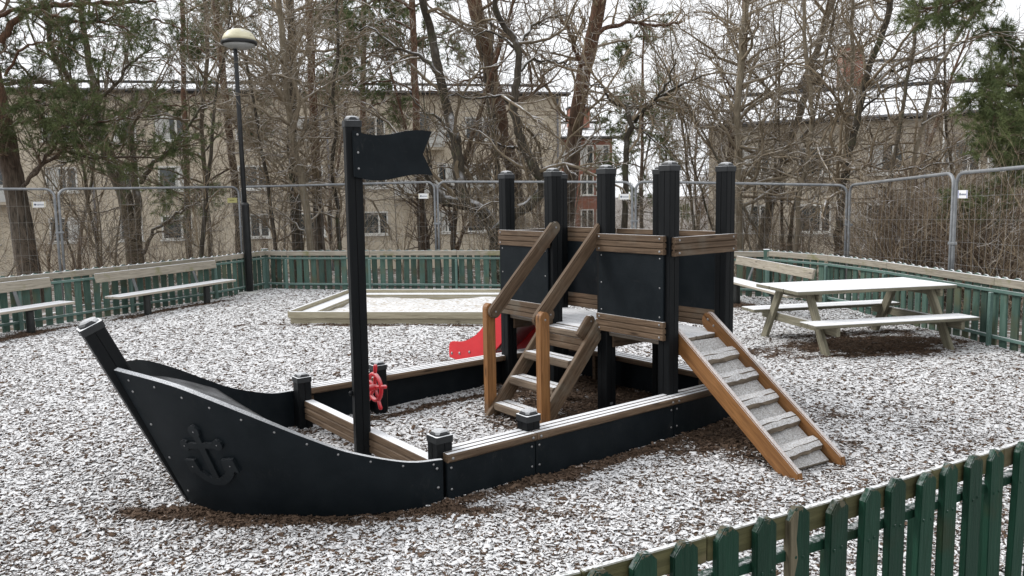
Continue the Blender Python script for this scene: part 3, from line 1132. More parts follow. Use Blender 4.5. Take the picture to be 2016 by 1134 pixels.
for z in (-.02, -.125, -.22):
    bolt(flag, (.026, -.0095, z), (0, -1, 0))

wheel = empty('steering_wheel')
wheel.parent = ship
wheel.location = (-1.785, -.008, .450)
wheel.scale = (.87, .87, .87)
ring = [(0, .098 * math.cos(a), .098 * math.sin(a)) for a in np.linspace(0, 2 * math.pi, 29)]
rim = tube_obj('rim', wheel, MAT['red_wheel'], ring, .0155, 10, False)
tube_obj('hub', wheel, MAT['red_wheel'], [(-.125, 0, 0), (-.05, 0, 0), (.012, 0, 0), (.02, 0, 0)], [.024, .024, .03, .012], 12)
for k in range(5):
    a = rad(97 + 72 * k)
    dv = np.array([0, math.cos(a), math.sin(a)])
    tube_obj('spoke', wheel, MAT['red_wheel'], [dv * .01, dv * .06, dv * .100], .0125, 8)
    tube_obj('handle', wheel, MAT['red_wheel'], [dv * .098, dv * .125, dv * .165, dv * .176], [.0105, .0135, .0155, .008], 10)
tube_obj('axle_nut', mast, MAT['post'], [(.0, -.052, .50), (.0, -.068, .50), (.0, -.074, .50)], [.016, .016, .008], 12)

# tower walls
PANEL_T = .018


def grooved_board(name, L, h, w, mat, parent):
    return extrude_profile(grooved(w, h, 2), L, mat, name)


def wall(x, y0, y1, face, lower=True, panel=True, parent=ship):
    """a wall across the ship from y0 to y1 on the face side (-1 bow, +1 stern) of the posts at x"""
    xf = x + face * (PW / 2 + .017)
    L = abs(y1 - y0)
    yc = (y0 + y1) / 2
    for z in ((1.31,) + ((.724,) if lower else ())):
        me = extrude_profile(grooved(.034, .128, 2), L, MAT['rail'], 'rail')
        b = link('rail', me, ship, (xf, yc, z), (0, 0, rad(90)))
        for e in (-1, 1):
            for g in (-.043, .043):
                bolt(b, (e * (L / 2 - .03), -face * .0165 * -1 if False else (face * -.0165), g), (0, -face, 0), s=1.1)
    if panel:
        p = link('wall_panel', cbox(L - .02, PANEL_T, .47, MAT['hull'], .003), ship, (x + face * (PW / 2 + .010), yc, 1.018), (0, 0, rad(90)))
        for e in (-1, 1):
            for g in (-.2, 0, .2):
                bolt(p, (e * (L / 2 - .04), -face * PANEL_T / 2, g), (0, -face, 0), s=.85)


wall(0, -TY - .02, -TI + .02, -1)
wall(0, TI - .02, TY + .02, -1)
wall(TX, -TY - .02, -TI + .02, 1)
wall(TX, TI - .02, TY + .02, 1)
wall(TX, -TI + .06, TI - .06, 1)
# side rails over the ramp and the slide openings
for s in (-1, 1):
    me = extrude_profile(grooved(.034, .128, 2), TX + .06, MAT['rail'], 'rail')
    b = link('rail', me, ship, (TX / 2, s * (TY + PW / 2 + .017), 1.30))
    for e in (-1, 1):
        for g in (-.043, .043):
            bolt(b, (e * (TX / 2 - .01), s * .0165, g), (0, s, 0), s=1.1)

# tower floor: boards on joists
for k in range(6):
    x = .03 + k * .108
    me = cbox(1.80, .102, .03, MAT['deck'], .004)
    link('deck_board', me, ship, (x, 0, .632), (0, 0, rad(90)))
for y in (-.86, -.34, .34, .86):
    link('joist', cbox(.58, .045, .09, MAT['rail'], .004), ship, (TX / 2, y, .570))

# stairs down towards the bow
sx0, sx1 = -.735, -.055
for y in (-.275, .275):
    p0, p1 = Vector((sx0 + .01, y, -.02)), Vector((sx1, y, .745))
    dd = (p1 - p0).normalized()
    me = extrude_profile(grooved(.036, .118, 2), (p1 - p0).length, MAT['rail'], 'stringer')
    o = link('stair_stringer', me, ship)
    o.matrix_local = basis_matrix((p0 + p1) / 2 + Vector((.03, 0, -.045)), dd)
for k, (x, z) in enumerate(((-.575, .095), (-.425, .278), (-.275, .455))):
    me = extrude_profile([(b, a) for a, b in grooved(.062, .15, 1, .005, .007, .012)], .51, MAT['dirty_step'], 'stair_step')
    link('stair_step', me, ship, (x, 0, z - .03), (0, 0, rad(90)))
me = extrude_profile([(b, a) for a, b in grooved(.05, .14, 1, .005, .007, .012)], .51, MAT['dirty_step'], 'stair_step')
link('stair_step', me, ship, (-.085, 0, .612), (0, 0, rad(90)))
link('stair_riser', extrude_profile(grooved(.036, .10, 1), .51, MAT['rail'], 'stair_riser'), ship, (-.13, 0, .535), (0, 0, rad(90)))
for s in (-1, 1):
    # newel with a rounded head
    pts = [(-.04, -.05), (.04, -.05)] + [(.04 * math.cos(a), .815 + .04 * math.sin(a)) for a in np.linspace(0, math.pi, 9)]
    nw = link('newel_post', outline(pts, .062, MAT['orange'], 'newel_post', .005), ship, (-.635, s * .318, 0))
    nw.data = outline([(z, x) for x, z in pts], .062, MAT['orange'], 'newel_post', .005)
    nw.matrix_local = Matrix.Translation((-.635, s * .318, 0)) @ Matrix.Rotation(rad(-90), 4, 'Y')
    bolt(nw, (.80, s * -.0 - .031 * 1, 0), (0, -1, 0), s=1.1)
    # handrail, rounded at both ends, on the inside of newel and tower post
    p0, p1 = Vector((-.625, s * .262, .795)), Vector((-.022, s * .262, 1.405))
    L = (p1 - p0).length
    pr = [(-L / 2, -.05)]
    hr = [(L / 2 + .05 * math.cos(a), .05 * math.sin(a)) for a in np.linspace(-math.pi / 2, math.pi / 2, 9)]
    hr += [(-L / 2 - .05 * math.cos(a), -.05 * math.sin(a) * 1) for a in np.linspace(-math.pi / 2, math.pi / 2, 9)]
    rail_o = link('handrail', outline(hr, .045, MAT['rail'], 'handrail', .008), ship)
    rail_o.matrix_local = basis_matrix((p0 + p1) / 2, p1 - p0)
    for e in (-1, 1):
        bolt(rail_o, (e * L / 2, -.0225, 0), (0, -1, 0), s=1.1)
        bolt(rail_o, (e * L / 2, .0225, 0), (0, 1, 0), s=1.1)
    # rounded foot of the stringer against the floor edge
    foot = [(-.12, -.045), (.03, -.045)] + [(.03 + .045 * math.cos(a), .045 * math.sin(a)) for a in np.linspace(-math.pi / 2, math.pi / 2, 7)] + [(-.12, .045)]
    ft = link('stringer_head', outline(foot, .04, MAT['rail'], 'stringer_head', .006), ship)
    ft.matrix_local = basis_matrix((-.13, s * .232, .70), (.66, 0, .75))
    bolt(ft, (.03, -.02, 0), (0, -1, 0))

# ramp to starboard with cleats
ramp = empty('ramp')
ramp.parent = ship
rt, rb = .655, -.075
y_t, y_b = -.90, -1.955
for xo, xb, mt_, ext in ((.085, -.045, 'orange_dust', .0), (.535, .425, 'orange_dust', .085)):
    p0, p1 = Vector((xb, y_b - .035, rb - .015)), Vector((xo, y_t + .01 + ext * .75, rt + .02 + ext * .62))
    L = (p1 - p0).length
    h = .062
    pts = [(-L / 2 - .06, -h), (L / 2, -h)] + [(L / 2 + h * .9 * math.cos(a), h * math.sin(a)) for a in np.linspace(-math.pi / 2, math.pi / 2, 9)] + [(-L / 2 + .08, h)]
    o = link('stringer', outline(pts, .042, MAT[mt_], 'ramp_stringer', .006), ramp)
    o.matrix_local = basis_matrix((p0 + p1) / 2, p1 - p0)
    if ext:
        for e in (.0, -.07):
            bolt(o, (L / 2 + e, .0215, .01), (0, 1, 0), s=1.2)
            bolt(o, (L / 2 + e, -.0215, .01), (0, -1, 0), s=1.2)
a0, a1 = Vector((.31, y_t, rt - .045)), Vector((.197, y_b + .10, rb + .035))
L = (a1 - a0).length
bw_ = .41
o = board('ramp_board', ramp, MAT['rampboard'], a0, a1, bw_, .024)
dv = (a1 - a0).normalized()
nrm = Vector((1, 0, 0)).cross(dv)
if nrm.z < 0:
    nrm = -nrm
for k in range(5):
    t = (.165 + k * .182)
    c = a0 + dv * L * t + nrm * .030
    # a split-log cleat, ragged
    pr = [(-.050, -.02), (.05, -.02), (.060, .008), (.050, .034), (.014, .040), (.010, .030), (.006, .040), (-.034, .032), (-.052, .0)]
    me = extrude_profile(pr, bw_ - .01, MAT['cleat'], 'ramp_cleat')
    bm = bmesh.new()
    bm.from_mesh(me)
    bmesh.ops.bisect_plane(bm, geom=list(bm.verts) + list(bm.edges) + list(bm.faces), plane_co=(-.1, 0, 0), plane_no=(1, 0, 0))
    for xx in (-.05, .0, .05, .1):
        bmesh.ops.bisect_plane(bm, geom=list(bm.verts) + list(bm.edges) + list(bm.faces), plane_co=(xx, 0, 0), plane_no=(1, 0, 0))
    for v in bm.verts:
        if abs(v.co.x) < .19:
            v.co.y += random.uniform(-.006, .006)
            v.co.z += random.uniform(-.004, .003)
    bm.to_mesh(me)
    bm.free()
    o = link('cleat', me, ramp)
    o.matrix_local = basis_matrix(c, (1, 0, 0), nrm)
    if o.matrix_local.to_3x3().col[1].dot(dv) < 0:
        o.matrix_local = basis_matrix(c, (-1, 0, 0), nrm)

# slide to port
slide = empty('slide')
slide.parent = ship
top = smoothpath([(.88, .86), (1.05, .78), (1.27, .585), (1.5, .385), (1.72, .285), (1.93, .255)], 18)
low = smoothpath([(1.985, .09), (1.7, .07), (1.42, .12), (1.15, .32), (.88, .56)], 14)
pts = [tuple(p) for p in top] + [(1.972, .235), (1.99, .19), (1.992, .13)] + [tuple(p) for p in low]
for x in (.085, .515):
    o = link('side_panel', outline(pts, .020, MAT['red'], 'slide_side', .003), slide)
    o.matrix_local = Matrix.Translation((x, 0, 0)) @ Matrix.Rotation(rad(90), 4, 'Z')
    for yy, zz in ((1.935, .135), (1.80, .155), (1.63, .19), (1.35, .36), (1.1, .58)):
        bolt(o, (yy, .010, zz), (0, 1, 0), s=2.0)
        bolt(o, (yy, -.010, zz), (0, -1, 0), s=2.0)
ch = smoothpath([(.84, .64), (.95, .61), (1.2, .42), (1.45, .235), (1.7, .155), (1.97, .145)], 20)
V, Fc = [], []
for y, z in ch:
    V += [(.097, y, z), (.503, y, z), (.097, y, z - .012), (.503, y, z - .012)]
for i in range(len(ch) - 1):
    a, b = i * 4, i * 4 + 4
    Fc += [(a, b, b + 1, a + 1), (a + 2, a + 3, b + 3, b + 2), (a, a + 2, b + 2, b), (a + 1, b + 1, b + 3, a + 3)]
link('chute', pymesh('slide_chute', V, Fc, MAT['steel'], True), slide)
# maker's plate on a tower leg
link('plate', cbox(.03, .002, .016, MAT['galv'], 0), ship, (-.0, -TI - PW / 2 - .0015, .10))


# ------------------------------------------------------------------ picket fences
def resample(poly, step):
    P = np.asarray(poly, float)
    d = np.r_[0, np.cumsum(np.linalg.norm(np.diff(P, axis=0), axis=1))]
    n = max(2, int(round(d[-1] / step)) + 1)
    s = np.linspace(0, d[-1], n)
    X = np.interp(s, d, P[:, 0])
    Y = np.interp(s, d, P[:, 1])
    T = np.stack([np.gradient(X), np.gradient(Y)], -1)
    T /= np.linalg.norm(T, axis=1, keepdims=True)
    return np.stack([X, Y], -1), T


def resample_keep(poly, step):
    out = []
    for a, b in zip(poly[:-1], poly[1:]):
        a, b = np.array(a, float), np.array(b, float)
        n = max(1, int(round(np.linalg.norm(b - a) / step)))
        out += [a + (b - a) * k / n for k in range(n)]
    out.append(np.array(poly[-1], float))
    P = np.array(out)
    T = np.gradient(P, axis=0)
    T /= np.linalg.norm(T, axis=1, keepdims=True)
    return P, T


def picket_mesh(w, h, t, point, mat):
    pts = [(-w / 2, 0), (w / 2, 0), (w / 2, h - point * .75), (w * .22, h - point * .12), (-w * .14, h), (-w / 2, h - point)]
    return outline(pts, t, mat, 'picket', .003)


def picket_fence(name, label, poly, out_sign, step, pw, top, point, near=False, post_every=1.65, base=-.03, boardh=.085, board_top=None):
    pts, T = resample(poly, step)
    mid = pts[len(pts) // 2]
    root = empty(name, (mid[0], mid[1], 0), 0, label, 'fence', 'green picket fences round the playground')
    o2 = np.array([mid[0], mid[1]])
    pm = [picket_mesh(pw * f, top - base, .024 if near else .020, point, MAT['picket_near' if near else 'picket']) for f in (1, .97, 1.03)]
    for k, (p, t) in enumerate(zip(pts, T)):
        n = np.array([t[1], -t[0]]) * out_sign      # towards the outside
        q = p - o2 + n * .032
        c = link('picket', pm[k % 3], root, (q[0], q[1], base + random.uniform(-.006, .006)), (random.uniform(-.016, .016), random.uniform(-.02, .02), math.atan2(t[1], t[0]) + random.uniform(-.03, .03)))
        if near:
            for zz in (.135, .61):
                for xx in (-.018, .016):
                    nl_ = link('nail', NAIL, c, (xx + random.uniform(-.006, .006), out_sign * -.0122 * NS_, zz + random.uniform(-.01, .01)), (rad(90) * NS_, 0, 0))
        if near and k in NEAR_SPLIT:
            c['label'] = 'picket with a long split of bare wood'
            sp_ = outline([(-.041, .47), (-.032, .50), (-.022, .56), (-.008, .61), (-.014, .67), (-.004, top - base - .006), (-.02, top - base - .010), (-.0415, top - base - .036), (-.0415, .60)], .0275, MAT['bare_wood'], 'split_patch', .002)
            link('split_patch', sp_, c, (.0, 0, 0))
    # rails and weathered top board, inside the pickets
    seg, Ts = resample_keep(poly, post_every)
    bt = board_top if board_top else top - .016
    for (a, b) in zip(seg[:-1], seg[1:]):
        tt = (b - a) / np.linalg.norm(b - a)
        n = np.array([tt[1], -tt[0]]) * out_sign
        a3, b3 = a - o2, b - o2

        def rl(nm, mat, off, z, w, h, cut=.0):
            board(nm, root, mat, (*(a3 + n * off + tt * cut), z), (*(b3 + n * off - tt * cut), z), w, h, .003)
        gm = MAT['picket_near' if near else 'greenrail']
        rl('rail', gm, .004, bt - boardh - .052, .034, .034)
        rl('rail', gm, .004, .105, .034, .034)
        rl('top_board', MAT['olive_board' if near else 'weathered'], .008 if near else .0065, bt - boardh / 2, .020 if near else .026, boardh, .002)
    for k, (a, t) in enumerate(zip(seg, Ts)):
        n = np.array([t[1], -t[0]]) * out_sign
        q = a - o2 - n * (.034)
        link('post', cbox(.04, .04, top - .11, MAT['picket_near' if near else 'greenrail'], .004), root, (q[0], q[1], (top - .11) / 2 - .06), (0, 0, math.atan2(t[1], t[0])))
    return root


NEAR_SPLIT = ()
NS_ = 1
NAIL = lathe('nail', [(.0055, 0), (.0055, .0012), (.004, .0022), (.0004, .0028)], MAT['picket_near'], 8)
picket_fence('picket_fence', 'green picket fence with weathered top board behind the two benches beside the street lamp', LEFT_FENCE, -1, .150, .098, .735, .018)
picket_fence('picket_fence', 'green picket fence running behind the sandbox and the ship tower', BACK_FENCE, -1, .150, .098, .735, .018)
picket_fence('picket_fence', 'green picket fence behind the picnic table', RIGHT_FENCE, -1, .150, .098, .745, .018)
# the corner posts where two fences meet
for (x, y), lab in ((LEFT_FENCE[-1], 'square green corner post between bench fence and sandbox fence'), (BACK_FENCE[-1], 'square green corner post beside the bench behind the picnic table')):
    o = tag(link('fence_post', cbox(.095, .095, .80, MAT['picket'], .006), None, (x - .02, y + .05, .355), (0, 0, -.3)), lab, 'fence post')
NEAR_SPLIT = (8,)
picket_fence('picket_fence', 'dark green pointed picket fence close in front with a split picket', NEAR_FENCE, 1, .1435, .080, .735, .035, near=True, post_every=2.2, boardh=.075, board_top=.718)


# ------------------------------------------------------------------ steel mesh fence panels
TUBE_S = 8


def mesh_panel(a, b, za, zb, label, sign=None, sign_t=.93):
    """a free-standing site fence panel between two ground points; za, zb heights of its top corners"""
    a, b = np.array(a, float), np.array(b, float)
    L = np.linalg.norm(b - a)
    yaw = math.atan2(b[1] - a[1], b[0] - a[0])
    root = empty('mesh_fence_panel', (a[0], a[1], 0), yaw, label, 'fence panel', 'galvanised mesh fence panels beyond the pickets')
    g0 = float(outer_z(np.array(a[0]), np.array(a[1]))) - .03
    r, c = .021, .14
    zl = lambda x: za + (zb - za) * x / L
    path = [(.03, 0, g0 - .05), (.03, 0, za - c - .6), (.03, 0, za - c)]
    path += [(.03 + c - c * math.cos(t), 0, zl(.03) - c + c * math.sin(t)) for t in np.linspace(.25, math.pi / 2, 6)]
    path += [(L / 2, 0, zl(L / 2))]
    path += [(L - .03 - c + c * math.sin(t), 0, zl(L) - c + c * math.cos(t)) for t in np.linspace(0, math.pi / 2 - .25, 6)]
    path += [(L - .03, 0, zb - c), (L - .03, 0, zb - c - .6), (L - .03, 0, g0 - .05)]
    tube_obj('frame', root, MAT['galv'], path, r, TUBE_S)
    tube_obj('bottom_tube', root, MAT['galv'], [(.03, 0, g0 + .12), (L - .03, 0, g0 + .12)], .017, 6)
    # welded wire
    P = []
    for k in range(int(L / .115)):
        x = .09 + k * .115
        if x > L - .08:
            break
        P.append([(x, .004, g0 + .12), (x, .004, zl(x) - .01)])
    zs = np.arange(za - .28, g0 + .15, -.27)
    for z in zs:
        P.append([(.03, -.004, z), (L - .03, -.004, z + zb - za)])
    P = np.array(P)
    V, Q = tubes(P, np.full(P.shape[:2], .0014), 4)
    tag(link('wire_mesh', npmesh('wire_mesh', V, Q, None, MAT['wire']), root), kind='stuff')
    # clamp to the next panel and concrete foot
    link('clamp', cbox(.13, .05, .035, MAT['galv'], .006), root, (L + .005, 0, za - .75))
    link('foot_block', cbox(.26, .62, .13, MAT['balcony'], .02), root, (L, 0, g0 + .03))
    if sign:
        s = link('notice', cbox(.20, .004, .095, MAT['sign_yellow' if sign == 'yellow' else 'sign_white'], 0), root, (L * sign_t, -.016, zl(L * sign_t) - .255))
        ink = MAT['sign_ink_olive' if sign == 'yellow' else 'sign_ink']
        if sign != 'yellow':
            for e in (-1, 1):
                link('edge_strip', cbox(.010, .002, .090, MAT['sign_blue' if sign == 'blue' else 'sign_gold'], 0), s, (e * .088, -.003, 0))
            link('print_mark', lathe('print_mark', [(.017, 0), (.017, .001), (.011, .0012), (.011, 0)], ink, 12), s, (-.052, -.0025, 0), (rad(90), 0, 0))
        for k in range(6):
            hgt = .022 if k % 2 else .016
            link('print_mark', cbox(.011, .002, hgt, ink, 0), s, (-.022 + k * .017 - (.03 if sign == 'yellow' else 0), -.003, -.003), (0, .25 if k % 3 else -.2, 0))
    return root


HP = [at(-235, 372, 12.4), at(110, 372, 13.2), at(472, 368, 15.6), at(858, 358, 14.75), at(1248, 358, 13.75), at(1672, 364, 12.6), at(1881, 341, 9.6), at(2230, 310, 6.9)]
HP = [np.array(p) for p in HP]
labels = ['galvanised mesh fence panel cut by the frame beside the leftmost pine trunk',
          'galvanised mesh fence panel behind the benches with a small yellow notice by the street lamp',
          'galvanised mesh fence panel behind the mast and flag', 'galvanised mesh fence panel behind the sandbox and tower stairs',
          'galvanised mesh fence panel seen between the tower posts on the right', 'galvanised mesh fence panel behind the picnic table, its top tube sloping up',
          'galvanised mesh fence panel with blue edged white notice by the pine branches']
signs = ['gold', 'yellow', 'gold', 'gold', None, None, 'blue']
stt = [.89, .945, .94, .955, .5, .5, .075]
zfix = [(0, 0), (0, -.0), (0, 0), (0, 0), (0, 0), (0, 0), (0, 0)]
for i in range(7):
    mesh_panel(HP[i][:2], HP[i + 1][:2], HP[i][2], HP[i + 1][2], labels[i], signs[i], stt[i])


# ------------------------------------------------------------------ benches, picnic table, sandbox, lamp
def bench(pos, yaw, label, face):
    """local x along the bench, local y towards the sitter; origin on the ground under the seat's middle"""
    root = empty('bench', (pos[0], pos[1], 0), yaw, label, 'bench', 'wooden benches along the fence')
    L = 2.42
    for y in (-.075, .075):
        board('seat_plank', root, MAT['seat'], (-L / 2, y * face, .325), (L / 2, y * face, .325), .142, .036, .005)
    board('backrest', root, MAT['weathered'], (-L / 2 - .05, -.235 * face, .60), (L / 2 - .05, -.235 * face, .60), .034, .135, .005, up=(0, -.22 * face, 1))
    for x in (-.62, .62):
        lg = lathe('leg', [(.052, -.05), (.052, .03), (.048, .27), (.052, .295)], MAT['bench_leg'], 14)
        link('leg', lg, root, (x, .03 * face, 0))
        link('bracket', cbox(.05, .27, .014, MAT['bench_leg'], .003), root, (x, 0, .300))
        board('back_arm', root, MAT['back_arm'], (x, -.13 * face, .30), (x, -.262 * face, .655), .05, .014, .002, up=(0, 1, .3))
    return root


ba = math.atan2(2.25, .86)
bench((-5.235, 12.28), ba, 'snowy bench in front of the green fence, between street lamp and cut-off bench', -1)
bench((-6.50, 9.60), ba, 'snowy bench cut off by the photo edge beyond the ship prow', -1)
bench((3.50, 11.25), math.atan2(-2.1, .27), 'snowy bench mostly hidden behind the picnic table', -1)

pt = empty('picnic_table', (3.74, 8.60, 0), rad(12.0), 'snow covered wooden picnic table with attached seats beside the ramp', 'picnic table')
TL, TZ = 1.88, .645
for y in (-.285, 0, .285):
    board('table_plank', pt, MAT['treated'], (-TL / 2, y, TZ - .02), (TL / 2, y, TZ - .02), .270, .04, .005)
for y in (-.60, .60):
    for k in (-.073, .073):
        board('seat_plank', pt, MAT['treated'], (-TL / 2, y + k, .325), (TL / 2, y + k, .325), .142, .036, .005)
for x in (-.72, .72):
    for s in (-1, 1):
        board('leg', pt, MAT['treated'], (x, s * .27, .605), (x, s * .62, -.04), .042, .10, .004, up=(0, s * .5, .5))
    board('cross_brace', pt, MAT['treated'], (x + .05, -.72, .262), (x + .05, .72, .262), .042, .095, .005)
    board('table_bearer', pt, MAT['treated'], (x + .05, -.40, .565), (x + .05, .40, .565), .042, .08, .005)

sb = empty('sandbox_frame', (-3.0, 10.55, 0), rad(-7.0), 'low pale timber sandbox frame in front of the back fence', 'sandbox')
SL, SW = 3.25, 2.55
def sbside(p0, p1, nin):
    p0, p1, nin = np.array(p0, float), np.array(p1, float), np.array(nin, float)
    d_ = (p1 - p0) / np.linalg.norm(p1 - p0)
    board('edge_board', sb, MAT['sandwood'], (*p0, .125), (*p1, .125), .04, .095, .005)
    a_, b_ = p0 + nin * .03 + d_ * .02, p1 + nin * .03 - d_ * .02
    board('base_board', sb, MAT['sandwood'], (*a_, .035), (*b_, .035), .045, .09, .005)
    a_, b_ = p0 + nin * .145 + d_ * .05, p1 + nin * .145 - d_ * .05
    board('seat_board', sb, MAT['sandwood'], (*a_, .098), (*b_, .098), .22, .036, .005)
    a_, b_ = p0 + nin * .235 + d_ * .24, p1 + nin * .235 - d_ * .24
    board('inner_board', sb, MAT['sandwood'], (*a_, .04), (*b_, .04), .036, .078, .005)
sbside((.0, 0), (SL, 0), (0, 1))
sbside((-.01, SW), (SL, SW), (0, -1))
sbside((-.03, .06), (-.03, SW - .05), (1, 0))
sbside((SL + .03, .06), (SL + .03, SW - .05), (-1, 0))
# the sand inside
def sandz(x, y):
    return .055 + .022 * np.sin(x * 3.1) * np.sin(y * 2.7 + 1) + .014 * np.sin(x * 9 + y * 4) * np.sin(y * 8 - x * 3)
xs, ys = np.arange(.24, SL - .22, .03), np.arange(.24, SW - .22, .03)
me, X, Y = grid_mesh('sand', xs, ys, sandz, None)
MAT['sand'] = material('snowy_sand', (0.36, 0.29, 0.20), (0.46, 0.38, 0.27), scale=14, rough=.95, snow=.60, lo=.3, hi=.8, snow_scale=16, soft=.35, bump=.5, bscale=40)
me.materials.append(MAT['sand'])
so = link('sand', me, None, (-3.0, 10.55, 0), (0, 0, rad(-7.0)))
tag(so, 'snow dusted pale sand filling the sandbox', 'sand', kind='stuff')
for (x, y, r_) in ((1.32, 2.0, .07), (1.5, 1.15, .08), (1.62, 1.22, .05), (2.65, 1.95, .06)):
    pass

lp = empty('street_lamp', (-4.77, 14.33, 0), 0, 'tall black street lamp with pale domed head by the fence corner', 'street lamp')
link('base_pole', lathe('base_pole', [(.066, -.1), (.066, 1.57), (.070, 1.575), (.070, 1.60), (.05, 1.625), (.045, 1.63)], MAT['lamp_pole'], 18), lp)
link('pole', lathe('pole', [(.042, 1.6), (.040, 3.0), (.036, 4.30), (.03, 4.32)], MAT['lamp_pole'], 16), lp, None, (0, -.006, 0))
hd = link('lamp_head', lathe('lamp_head', [(.29, 4.385), (.305, 4.395), (.307, 4.44), (.295, 4.45), (.28, 4.45)], MAT['lamp_pole'], 32), lp, (.05, 0, 0))
link('dome', lathe('dome', [(.286, 4.448), (.275, 4.50), (.245, 4.56), (.19, 4.615), (.11, 4.648), (.04, 4.66), (.001, 4.662)], MAT['lamp_dome'], 32), hd)
link('diffuser', lathe('diffuser', [(.285, 4.40), (.25, 4.355), (.17, 4.325), (.08, 4.315), (.001, 4.312)], MAT['lamp_glass'], 32), hd)
link('foot_slab', cbox(.34, .22, .03, MAT['balcony'], .01), lp, (.02, -.12, .012))


# ------------------------------------------------------------------ buildings
def window(parent, u, z, w, h, mull, wallmat, depth=.10):
    """on a wall whose face is local y = 0 (towards -y); u along x"""
    fr = empty('window')
    fr.parent = parent
    fr.location = (u, 0, z)
    link('pane', cbox(w - .06, .02, h - .06, MAT['glass'], 0), fr, (0, -.012, 0))
    t = .085
    link('frame', cbox(w, .05, t, MAT['winframe'], 0), fr, (0, -.045, h / 2 - t / 2))
    link('frame', cbox(w, .05, t, MAT['winframe'], 0), fr, (0, -.045, -h / 2 + t / 2))
    for x in (-w / 2 + t / 2, w / 2 - t / 2):
        link('frame', cbox(t, .05, h - 2 * t, MAT['winframe'], 0), fr, (x, -.045, 0))
    for mx in mull:
        link('mullion', cbox(.11, .045, h - 2 * t, MAT['winframe'], 0), fr, (mx * w, -.044, 0))
    if random.random() < .55:
        link('curtain', cbox(w * random.uniform(.2, .42), .01, h - .1, MAT['balcony'], 0), fr, (random.choice((-1, 1)) * w * .24, -.026, 0))
    link('sill', cbox(w + .16, .16, .07, MAT['winframe'], 0), fr, (0, -.09, -h / 2 - .045))
    return fr


def building(name, label, p_left, p_right, zb, ze, depth, wallmat, roof_rise, rows, cols, wsize, pipes=(), balconies=(), chimney=(), over=.45, snow=True):
    a, b = np.array(p_left, float), np.array(p_right, float)
    L = np.linalg.norm(b - a)
    yaw = math.atan2(b[1] - a[1], b[0] - a[0])
    root = empty(name, (a[0], a[1], 0), yaw, label, 'building')
    link('wall', cbox(L, depth, ze - zb, MAT[wallmat], 0), root, (L / 2, depth / 2, (ze + zb) / 2))
    # eaves, gutter and pitched roof
    V = [(-over, -over, ze + .06), (L + over, -over, ze + .06), (L + over, depth / 2, ze + roof_rise), (-over, depth / 2, ze + roof_rise), (-over, depth + over, ze + .06), (L + over, depth + over, ze + .06)]
    rf = link('roof', pymesh('roof', V + [(x, y, z - .16) for x, y, z in V], [(0, 1, 2, 3), (3, 2, 5, 4), (6, 7, 1, 0), (9, 8, 7, 6), (10, 11, 8, 9), (4, 5, 11, 10), (0, 3, 4, 10, 9, 6), (1, 7, 8, 11, 5, 2)], MAT['roofsnow']), root)
    link('fascia', cbox(L + 2 * over + .04, .05, .15, MAT['roofdark'], 0), rf, (L / 2, -over - .03, ze - .04))
    link('ridge_cap', cbox(L + 2 * over, .5, .14, MAT['roofdark'], 0), rf, (L / 2, depth / 2, ze + roof_rise + .05))
    link('soffit', cbox(L + 2 * over - .1, over - .02, .04, MAT['roofdark'], 0), rf, (L / 2, -over / 2, ze - .13))
    link('gutter', cbox(L + 2 * over, .13, .10, MAT['pipe'], .02), rf, (L / 2, -over - .12, ze - .02))
    link('snow_guard', cbox(L, .03, .05, MAT['roofdark'], 0), rf, (L / 2, .5, ze + roof_rise * .3 + .16))
    for u in cols:
        uu, ww, hh, mm = (u if isinstance(u, tuple) else (u, *wsize))
        for z in rows:
            window(root, uu, z, ww, hh, mm, wallmat)
    for u in pipes:
        link('downpipe', lathe('downpipe', [(.06, zb), (.06, ze - .1)], MAT['pipe'], 10), root, (u, -.10, 0))
    for u, z, w in balconies:
        bl = link('balcony', cbox(w, 1.1, .14, MAT['plaster2'], 0), root, (u, -.55, z))
        link('balcony_panel', cbox(w, .04, .85, MAT['balcony'], 0), bl, (0, -.56, .50))
        link('balcony_door', cbox(.9, .05, 2.0, MAT['glass'], 0), bl, (.3, .52, 1.1))
    for u, y, w, h, *zz in chimney:
        cm = link('chimney', cbox(w, w * .8, h, MAT['brick'], 0), root, (u, y, (zz[0] if zz else ze + roof_rise * .8 - .3) + h / 2))
        link('chimney_cap', cbox(w + .2, w * .8 + .2, .14, MAT['roofdark'], 0), cm, (0, 0, h / 2 + .07))
    return root


BA, BB = at(-260, 400, 40.3), at(1106, 400, 47.0)
Lb = np.linalg.norm(BB[:2] - BA[:2])


def ucol(px):
    """distance along the beige wall for a photo column"""
    best = min(np.linspace(0, 1, 800), key=lambda t: abs(_px(BA + t * (BB - BA)) - px))
    return float(best * Lb)


def _px(p):
    q = np.asarray(p) - np.array([0, 0, EYE])
    return 1008 + F_PX * (q @ _r) / (q @ _f)


